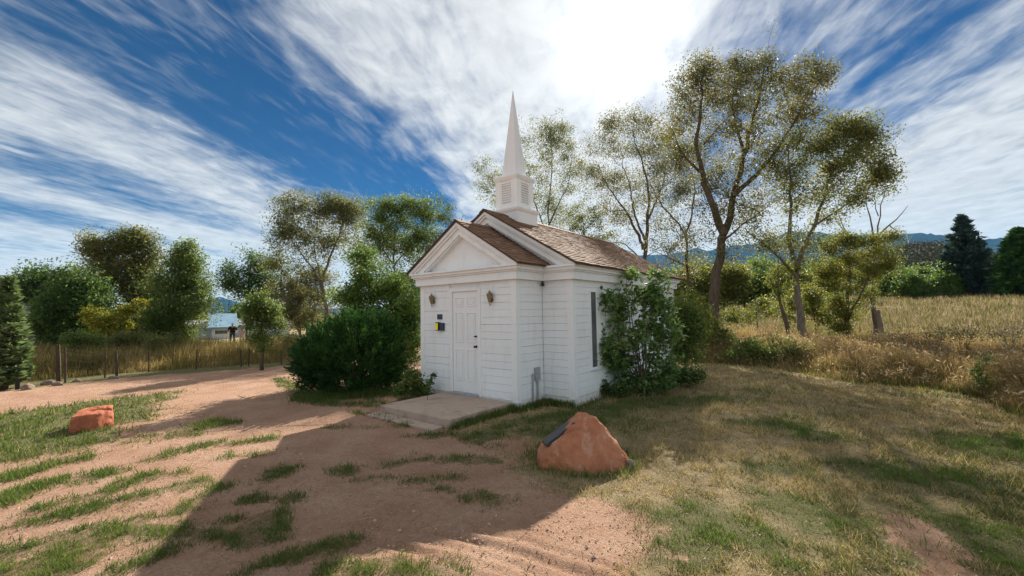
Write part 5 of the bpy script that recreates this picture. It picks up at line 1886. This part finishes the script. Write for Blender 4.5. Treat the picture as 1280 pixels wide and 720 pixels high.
def tall(n, x0, x1, exx, edd, depth, pw, hfun, mat, name, rng, wbase=.007, wmax=.05, heads=0):
    pxs = rng.uniform(x0, x1, n)
    b0 = np.interp(pxs, exx, edd)
    dx = FW[0]+RT[0]*(pxs-640)/FPX
    dy = FW[1]+RT[1]*(pxs-640)/FPX
    ln = np.hypot(dx, dy)
    uu_ = rng.uniform(0, 1, n)**pw
    d_ = b0*((b0+depth)/b0)**uu_+rng.normal(size=n)*.12
    x, y = CAM[0]+dx/ln*d_, CAM[1]+dy/ln*d_
    cl_ = fbm(x*1.3, y*1.3, 91, 4)
    keep = (rng.uniform(size=n) < sstep(.25, .6, cl_)*.8+.2) & free(x, y)
    x, y, d_, b0, cl_ = x[keep], y[keep], d_[keep], b0[keep], cl_[keep]
    m_ = len(x)
    edge = sstep(-.2, 1.6, d_-b0)
    h = hfun(m_)*(.28+.72*edge)*(.35+1.2*cl_)
    w = np.minimum(wbase*np.maximum(1, d_/11), wmax)
    mb_ = MB()
    add_blades(mb_, blades(m_, np.column_stack([x, y]), height(x, y)-.02, h, w, rng.uniform(.05, .5, m_), rng, 2))
    mb_.build(name, mat, kind='stuff')
    if heads:
        k_ = rng.uniform(size=m_) < heads
        T = np.column_stack([x, y, height(x, y)+h*.93])[k_]+rng.normal(size=(int(k_.sum()), 3))*.05
        q_ = leaf_quads(T, .10, rng, .0, .22, 0.0)
        mh = MB()
        mh.quads(q_*np.array([1, 1, 1.0]))
        mh.build('seed_heads', M['seed'], kind='stuff')


tall(150000, 835, 1400, ex, ed, 9, 1.15, lambda m_: rng.uniform(.40, .88, m_), M['grass_tall'], 'tall_dry_grass', rng, heads=.10)
tall(26000, 835, 1400, ex, ed+.5, 9, 1.0, lambda m_: rng.uniform(.3, .8, m_), M['leaf_scrub'], 'dark_weed_stalks', rng, .008)
tall(16000, 835, 1400, ex, ed+.6, 14, 1.0, lambda m_: rng.uniform(.25, .6, m_), M['leaf_yg'], 'green_field_weeds', rng, .012)
tall(16000, 800, 1400, ex, ed+10, 42, 1.0, lambda m_: rng.uniform(.22, .5, m_), M['grass_mid'], 'far_field_weeds', rng, .014)
tall(70000, 780, 1400, ex, ed+8, 50, 1.0, lambda m_: rng.uniform(.22, .55, m_), M['grass_field'], 'field_grass', rng, .008, .05)
tall(22000, 860, 1400, ex, ed-.15, 2.2, 1.0, lambda m_: rng.uniform(.25, .6, m_), M['grass_green'], 'green_edge_weeds', rng, .012)
lx = np.array([-160, 0, 60, 150, 250, 370, 420, 520], float)
ly = [488, 479, 475, 467, 461, 452, 450, 447]
ld = np.array([np.linalg.norm(gnd(a, b)[:2]-CAM[:2]) for a, b in zip(lx, ly)])
tall(70000, -160, 520, lx, ld, 8, 1.0, lambda m_: rng.uniform(.40, .92, m_), M['grass_left'], 'tall_fence_weeds', rng, .009, .05)

# pebbles and fallen leaves
pxs, d_, x, y = polar(9000, -100, 1000, 2.3, 10, rng, 1.0)
g, l, u = masks(x, y)
k_ = (l < .35) & free(x, y)
x, y, d_ = x[k_], y[k_], d_[k_]
n = len(x)
s_ = rng.uniform(.003, .010, n)*np.where(rng.uniform(size=n) < .06, 2.2, 1)
oct_ = np.array([(1, 0, 0), (0, 1, 0), (-1, 0, 0), (0, -1, 0), (0, 0, .7), (0, 0, -.5)], float)
V = oct_[None]*s_[:, None, None]*rng.uniform(.6, 1.4, (n, 6, 1))+np.column_stack([x, y, height(x, y)+.004])[:, None, :]
F = np.array([(0, 1, 4), (1, 2, 4), (2, 3, 4), (3, 0, 4), (1, 0, 5), (2, 1, 5), (3, 2, 5), (0, 3, 5)])
mb = MB()
mb.add(V.reshape(-1, 3), (F[None]+np.arange(n)[:, None, None]*6).reshape(-1, 3))
mb.build('pebbles', mottled('pebbles', (.30, .18, .13), (.50, .38, .31), 30, .9, .3, 60), kind='stuff')
pxs, d_, x, y = polar(6000, 300, 1420, 2.4, 13, rng, .9)
k_ = free(x, y)
x, y = x[k_], y[k_]
mb = MB()
Q = leaf_quads(np.column_stack([x, y, height(x, y)+.022]), .022, rng, 1.6, .5)
mb.quads(Q)
mb.build('fallen_leaves', M['litter'], kind='stuff')

pxs, d_, x, y = polar(900, -100, 1400, 2.3, 8, rng, .9)
k_ = free(x, y)
mb = MB()
for a, b in zip(x[k_], y[k_]):
    L_, an_ = rng.uniform(.03, .16), rng.uniform(0, 6.28)
    z_ = float(height(a, b))+.008
    dx_, dy_ = math.cos(an_)*L_, math.sin(an_)*L_
    mb.tube([(a, b, z_), (a+dx_*.5+rng.normal()*.008, b+dy_*.5+rng.normal()*.008, z_+.008), (a+dx_, b+dy_, z_+.002)], [.0022, .002, .0012], 3, cap=False)
mb.build('twigs_and_straw', M['seed'], kind='stuff')

# ------------------------------------------------------------------ fence, bench, far left
fence = thing('wire_fence', 'old wire fence on weathered posts along the far side of the dirt road', 'fence', tuple(gnd(110, 472)))
tops = []
for x_, yb, yt, r_ in [(-40, 485, 436, .05), (74, 478, 431, .075), (82, 479, 434, .035), (131, 473, 441, .03), (146, 473, 438, .05), (186, 466, 440, .03), (245, 463, 437, .03), (302, 459, 436, .035), (311, 458, 436, .03), (352, 456, 438, .03), (400, 455, 438, .035), (470, 452, 436, .035)]:
    b = gnd(x_, yb)
    Dp = float(np.linalg.norm(b[:2]-CAM[:2]))
    t = at(x_+rng.uniform(-2, 2), yt, Dp)
    q = MB()
    q.tube([b+np.array([0, 0, -.2]), b*.5+t*.5, t], [r_*.72, r_*.7, r_*.62], 7)
    q.build('post', M['post'], fence)
    tops.append((b, t))
q = MB()
for f_ in (.25, .45, .65, .85, .97):
    pts = [b*(1-f_)+t*f_ for b, t in tops]
    for a, b in zip(pts[:-1], pts[1:]):
        q.tube([a, (a+b)/2+np.array([0, 0, -.03]), b], .0022, 3, cap=False)
q.build('wire', M['wire'], fence)

# bench at the left edge
bp = gnd(2, 489)
bnch = thing('bench', 'dark timber bench at the left edge in front of the pine', 'bench', bp)
Dn = float(np.linalg.norm(bp[:2]-CAM[:2]))
ra = ray(2, 480)
hb = np.array([ra[0], ra[1], 0]); hb /= np.linalg.norm(hb)
hr = np.array([hb[1], -hb[0], 0])
def bpt(r, b, z):
    return bp+hr*r+hb*b+np.array([0, 0, z])
def obox(mb_, r0, r1, b0, b1, z0, z1):
    v = [bpt(r, b, z) for z in (z0, z1) for b in (b0, b1) for r in (r0, r1)]
    mb_.add(v, [(0, 2, 3, 1), (4, 5, 7, 6), (0, 1, 5, 4), (2, 6, 7, 3), (0, 4, 6, 2), (1, 3, 7, 5)])
for r0 in (.22, -1.15):
    for b0 in (0, .42):
        q = MB(); obox(q, r0, r0+.08, b0, b0+.08, -.05, .62 if b0 == 0 else .86); q.build('leg', M['dark'], bnch)
    q = MB(); obox(q, r0-.005, r0+.085, -.03, .5, .62, .67); q.build('armrest', M['dark'], bnch)
for k in range(3):
    q = MB(); obox(q, -1.3, .36, .02+k*.14, .14+k*.14, .38, .42); q.build('seat_plank', M['post'], bnch)
for k in range(2):
    q = MB(); obox(q, -1.3, .36, .46, .50, .52+k*.17, .64+k*.17); q.build('back_plank', M['dark'], bnch)

# buildings
M['pale_wall'] = mottled('pale_metal_wall', (.42, .48, .53), (.56, .60, .63), 1.5, .6, .1, 8)
M['white_wall'] = mottled('white_shed_wall', (.62, .66, .68), (.74, .76, .77), 1.2, .7, .1, 8)
M['blue_roof'] = mottled('blue_metal_roof', (.13, .22, .30), (.19, .30, .38), 2, .45, .1, 10)
M['grey_roof'] = mottled('grey_roof', (.17, .17, .18), (.27, .27, .27), 4, .85, .3, 20)
M['dark_wall'] = mottled('dark_timber_wall', (.03, .028, .026), (.07, .06, .05), 3, .85, .2, 20)


def building(name, label, px0, px1, D, y_top, y_base_off, mats, roof_h, depth=6, door_=True, nwin=3, cat='building'):
    a, b = ground_xy(px0, D), ground_xy(px1, D)
    ctr = (a+b)/2
    root = thing(name, label, cat, ctr)
    X = (b-a)[:2]; Wd = np.linalg.norm(X); X = X/Wd
    X3 = np.array([X[0], X[1], 0]); Y3 = np.array([-X[1], X[0], 0])
    z_top = at((px0+px1)/2, y_top, D)[2]-ctr[2]
    def w(u, v, z): return ctr+X3*u+Y3*v+np.array([0, 0, z])
    def ob(mb_, u0, u1, v0, v1, z0, z1):
        v = [w(u, vv_, z) for z in (z0, z1) for vv_ in (v0, v1) for u in (u0, u1)]
        mb_.add(v, [(0, 2, 3, 1), (4, 5, 7, 6), (0, 1, 5, 4), (2, 6, 7, 3), (0, 4, 6, 2), (1, 3, 7, 5)])
    q = MB(); ob(q, -Wd/2, Wd/2, 0, depth, -.4, z_top); wl = q.build('wall', mats[0], root)
    q = MB(); h2 = Wd/2+.3
    v = [w(u, vv_, z) for u in (-h2, h2) for vv_, z in ((-.35, z_top-.06), (depth/2, z_top+roof_h), (depth+.35, z_top-.06))]
    v2_ = [p_+np.array([0, 0, .14]) for p_ in v]
    q.add(v+v2_, [(0, 1, 4, 3), (1, 2, 5, 4), (6, 9, 10, 7), (7, 10, 11, 8), (0, 3, 9, 6), (2, 8, 11, 5), (0, 6, 7, 1), (1, 7, 8, 2), (3, 4, 10, 9), (4, 5, 11, 10)])
    q.build('roof', mats[1], root)
    for k in range(nwin):
        u = -Wd/2+Wd*(k+.7)/(nwin+.6)
        q = MB(); ob(q, u-.5, u+.5, -.05, .02, z_top*.45, z_top*.8); fr = q.build('window', M['trim'], root)
        q = MB(); ob(q, u-.43, u+.43, -.065, -.045, z_top*.48, z_top*.77); q.build('pane', M['pane'], fr)
    return root


building('long_shed', 'long low pale blue grey building behind the fence and trees', 195, 362, 46, 408, 0, (M['pale_wall'], M['grey_roof']), .5, 7, nwin=0)
building('workshop', 'small white building with a bright blue roof beyond the fence', 265, 292, 43, 410, 0, (M['white_wall'], M['blue_roof']), 1.1, 7, nwin=1)
building('house', 'dark walled house with a grey roof at the far left', 22, 82, 38, 414, 0, (M['dark_wall'], M['grey_roof']), 1.6, 6, nwin=2, cat='house')

# two people in the yard beyond the fence
def person(label, px_x, px_foot, D, H, joints, radii, edges, mats, pieces, seed):
    base = ground_xy(px_x, D)
    root = thing('person', label, 'person', base)
    ra_ = ray(px_x, 420)
    hb_ = np.array([ra_[0], ra_[1], 0]); hb_ /= np.linalg.norm(hb_)
    hr_ = np.array([hb_[1], -hb_[0], 0])
    def P_(j): return Vector(hr_*j[0]*H+hb_*j[1]*H+np.array([0, 0, j[2]*H]))
    def skin(nm, keys, eds, scale, mat):
        me_ = bpy.data.meshes.new(nm)
        idx = {k: i_ for i_, k in enumerate(keys)}
        me_.from_pydata([P_(joints[k]) for k in keys], [(idx[a_], idx[b_]) for a_, b_ in eds], [])
        o_ = bpy.data.objects.new(nm, me_)
        col.objects.link(o_)
        o_.parent = root
        sk = o_.modifiers.new('skin', 'SKIN')
        for i_, k in enumerate(keys):
            r_ = radii[k]*H*scale
            me_.skin_vertices[0].data[i_].radius = (r_, r_)
        me_.skin_vertices[0].data[0].use_root = True
        sb = o_.modifiers.new('sub', 'SUBSURF'); sb.levels = 1; sb.render_levels = 1
        me_.materials.append(mat)
        return o_
    for nm, keys, eds, sc2, mat in pieces:
        skin(nm, keys, eds, sc2, mat)
    return root


M['skin'] = mottled('skin', (.42, .26, .19), (.50, .32, .24), 20, .6, .1, 60)
M['black_cloth'] = mottled('black_cloth', (.008, .009, .012), (.02, .02, .024), 20, .9, .2, 60)
M['pink_cloth'] = mottled('pale_pink_cloth', (.52, .36, .36), (.62, .47, .46), 20, .9, .2, 60)
M['dark_trousers'] = mottled('dark_trousers', (.025, .03, .045), (.05, .055, .07), 20, .9, .2, 60)
M['hair'] = mottled('dark_hair', (.015, .01, .008), (.04, .028, .02), 30, .8, .3, 80)
J = dict(pel=(0, 0, .52), waist=(.0, .01, .60), chest=(0, .02, .72), neck=(0, .0, .83), head=(0, -.01, .90), crown=(0, 0, .965),
         shl=(-.11, .01, .79), ell=(-.15, -.02, .64), wrl=(-.10, -.10, .56), hal=(-.08, -.13, .54),
         shr=(.11, .01, .79), elr=(.15, -.02, .64), wrr=(.11, -.10, .57), har=(.09, -.13, .55),
         hil=(-.055, 0, .50), knl=(-.06, -.01, .28), anl=(-.065, .01, .045), tol=(-.07, -.08, .02),
         hir=(.055, 0, .50), knr=(.06, -.02, .28), anr=(.065, 0, .045), tor=(.075, -.08, .02), nose=(0, -.055, .905), bun=(0, .02, .93))
Rr = dict(pel=.075, waist=.068, chest=.085, neck=.032, head=.052, crown=.04, shl=.036, ell=.027, wrl=.018, hal=.02, shr=.036, elr=.027, wrr=.018, har=.02,
          hil=.055, knl=.036, anl=.024, tol=.022, hir=.055, knr=.036, anr=.024, tor=.022, nose=.018, bun=.05)
body = ('body', ['pel', 'waist', 'chest', 'neck', 'head', 'crown', 'shl', 'ell', 'wrl', 'hal', 'shr', 'elr', 'wrr', 'har', 'hil', 'knl', 'anl', 'tol', 'hir', 'knr', 'anr', 'tor', 'nose'],
        [('pel', 'waist'), ('waist', 'chest'), ('chest', 'neck'), ('neck', 'head'), ('head', 'crown'), ('head', 'nose'), ('chest', 'shl'), ('shl', 'ell'), ('ell', 'wrl'), ('wrl', 'hal'), ('chest', 'shr'), ('shr', 'elr'), ('elr', 'wrr'), ('wrr', 'har'),
         ('pel', 'hil'), ('hil', 'knl'), ('knl', 'anl'), ('anl', 'tol'), ('pel', 'hir'), ('hir', 'knr'), ('knr', 'anr'), ('anr', 'tor')], 1.0, M['skin'])


def clothes(top, legs):
    return [body,
            ('top', ['waist', 'chest', 'neck', 'shl', 'ell', 'shr', 'elr', 'pel'], [('pel', 'waist'), ('waist', 'chest'), ('chest', 'neck'), ('chest', 'shl'), ('shl', 'ell'), ('chest', 'shr'), ('shr', 'elr')], 1.16, top),
            ('trousers', ['pel', 'hil', 'knl', 'anl', 'hir', 'knr', 'anr'], [('pel', 'hil'), ('hil', 'knl'), ('knl', 'anl'), ('pel', 'hir'), ('hir', 'knr'), ('knr', 'anr')], 1.13, legs),
            ('hair', ['bun', 'crown'], [('bun', 'crown')], 1.12, M['hair'])]


JB = dict(J)
JB.update(waist=(0, -.04, .60), chest=(0, -.12, .68), neck=(0, -.19, .755), head=(0, -.24, .80), crown=(0, -.27, .86), nose=(0, -.295, .795), bun=(0, -.225, .835),
          shl=(-.11, -.15, .72), ell=(-.15, -.20, .58), wrl=(-.10, -.28, .50), hal=(-.08, -.31, .48), shr=(.11, -.15, .72), elr=(.15, -.20, .58), wrr=(.11, -.28, .51), har=(.09, -.31, .49))
person('person in black clothes leaning forward in the yard beyond the fence grass', 291, 440, 33, 1.58, JB, Rr, None, None, clothes(M['black_cloth'], M['dark_trousers']), 1)
person('person in pale pink clothes standing right of the one in black', 303, 440, 34, 1.12, J, Rr, None, None, clothes(M['pink_cloth'], M['pink_cloth']), 2)

# ------------------------------------------------------------------ hills, mountains, haze
def ridge(name, prof, D0, D1_, mat, seed, rough, nd=14, na=260, zbase=-8.0):
    xs_ = np.array([a for a, _ in prof], float)
    ys_ = np.array([b for _, b in prof], float)
    sx_ = np.linspace(xs_[0], xs_[-1], na)
    sy_ = np.interp(sx_, xs_, ys_)
    V = []
    for j in range(nd):
        t = j/(nd-1)
        f_ = math.sin(min(1, t/.72)*math.pi/2) if t < .72 else math.cos((t-.72)/.28*math.pi/2)
        for i_ in range(na):
            Dj = D0+(D1_-D0)*t
            Dp = D0+(D1_-D0)*.72
            top = at(sx_[i_], sy_[i_], Dp)
            d_ = ray(sx_[i_], 390)
            h_ = d_[:2]/np.linalg.norm(d_[:2])
            q_ = CAM[:2]+h_*Dj
            nz = (fbm(sx_[i_]*.035+j*.05, j*.55, seed, 5)-.5)
            z = zbase+(top[2]-zbase)*max(0, f_)*(1+rough*nz*(1.2 if .1 < t < .66 else .15))
            V.append((q_[0], q_[1], z))
    i_ = (np.arange(nd-1)[:, None]*na+np.arange(na-1)[None, :]).ravel()
    q = MB()
    q.add(V, np.stack([i_, i_+1, i_+na+1, i_+na], -1))
    return q.build(name, mat, smooth=True, kind='structure')


mt, N = new_mat('hazy_wooded_mountain')
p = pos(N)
c = N.ramp(N.noise(p, .012, 8, .65), [(.3, (.005, .021, .044)), (.55, (.008, .029, .060)), (.75, (.016, .040, .070))])  # forest colour with part of the distance haze's blue mixed in
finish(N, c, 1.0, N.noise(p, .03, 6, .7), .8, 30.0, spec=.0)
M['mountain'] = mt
mt, N = new_mat('scrub_hill')
p = pos(N)
c = N.ramp(N.noise(p, .09, 8, .7), [(.35, (.022, .036, .014)), (.55, (.05, .06, .025)), (.72, (.13, .11, .06))])
finish(N, c, 1.0, N.noise(p, .25, 6, .7), 1.0, 3.0, spec=.0)
M['hill'] = mt
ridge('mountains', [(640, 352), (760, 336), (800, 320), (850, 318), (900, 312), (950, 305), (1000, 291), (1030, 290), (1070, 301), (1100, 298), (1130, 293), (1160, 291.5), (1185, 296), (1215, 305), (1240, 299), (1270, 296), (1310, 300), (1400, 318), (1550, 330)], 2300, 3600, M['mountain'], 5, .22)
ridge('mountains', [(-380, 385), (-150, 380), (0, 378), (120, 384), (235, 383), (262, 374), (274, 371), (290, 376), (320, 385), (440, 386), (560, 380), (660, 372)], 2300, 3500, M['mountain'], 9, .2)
hill = ridge('hill', [(700, 372), (850, 352), (960, 340), (1050, 330), (1110, 322), (1150, 315), (1180, 314), (1220, 322), (1300, 330), (1500, 345)], 170, 420, M['hill'], 13, .15, 12, 160, 1.0)
# woodland that covers the hill
rng = np.random.default_rng(301)
me = hill.data
co = np.empty(len(me.vertices)*3)
me.vertices.foreach_get('co', co)
co = co.reshape(12, 160, 3)
Cs = []
for _ in range(2600):
    i_, j_ = rng.uniform(0, 8.4), rng.uniform(20, 150)
    i0, j0 = int(i_), int(j_)
    fi, fj = i_-i0, j_-j0
    p_ = (co[i0, j0]*(1-fi)+co[i0+1, j0]*fi)*(1-fj)+(co[i0, j0+1]*(1-fi)+co[i0+1, j0+1]*fi)*fj
    s_ = rng.uniform(1.2, 3.2)
    Cs.append(p_+np.array([0, 0, s_*.6])+rng.normal(size=(34, 3))*np.array([s_, s_, s_*.75])*.55)
mb = MB()
mb.quads(leaf_quads(np.concatenate(Cs), .9, rng, .3, .7))
M['hill_leaf'] = leaf_mat('hill_scrub_leaves', [(0, (.018, .024, .012)), (.5, (.036, .042, .020)), (.85, (.065, .060, .032)), (1, (.10, .085, .05))], .12, .8, 1.0)
mb.build('hill_woodland', M['hill_leaf'], kind='stuff')

# blue air towards the mountains
q = MB()
q.box(-5600, 5600, -5600, 5600, -12.0, 640.0)
mt = bpy.data.materials.new('haze')
mt.use_nodes = True
N = NT(mt.node_tree)
pv = N.add('ShaderNodeVolumePrincipled', {'Color': (.25, .60, 1.0, 1), 'Density': .00006, 'Anisotropy': .0})
N.add('ShaderNodeOutputMaterial', {'Volume': pv.outputs[0]})
q.build('haze', mt, kind='stuff')
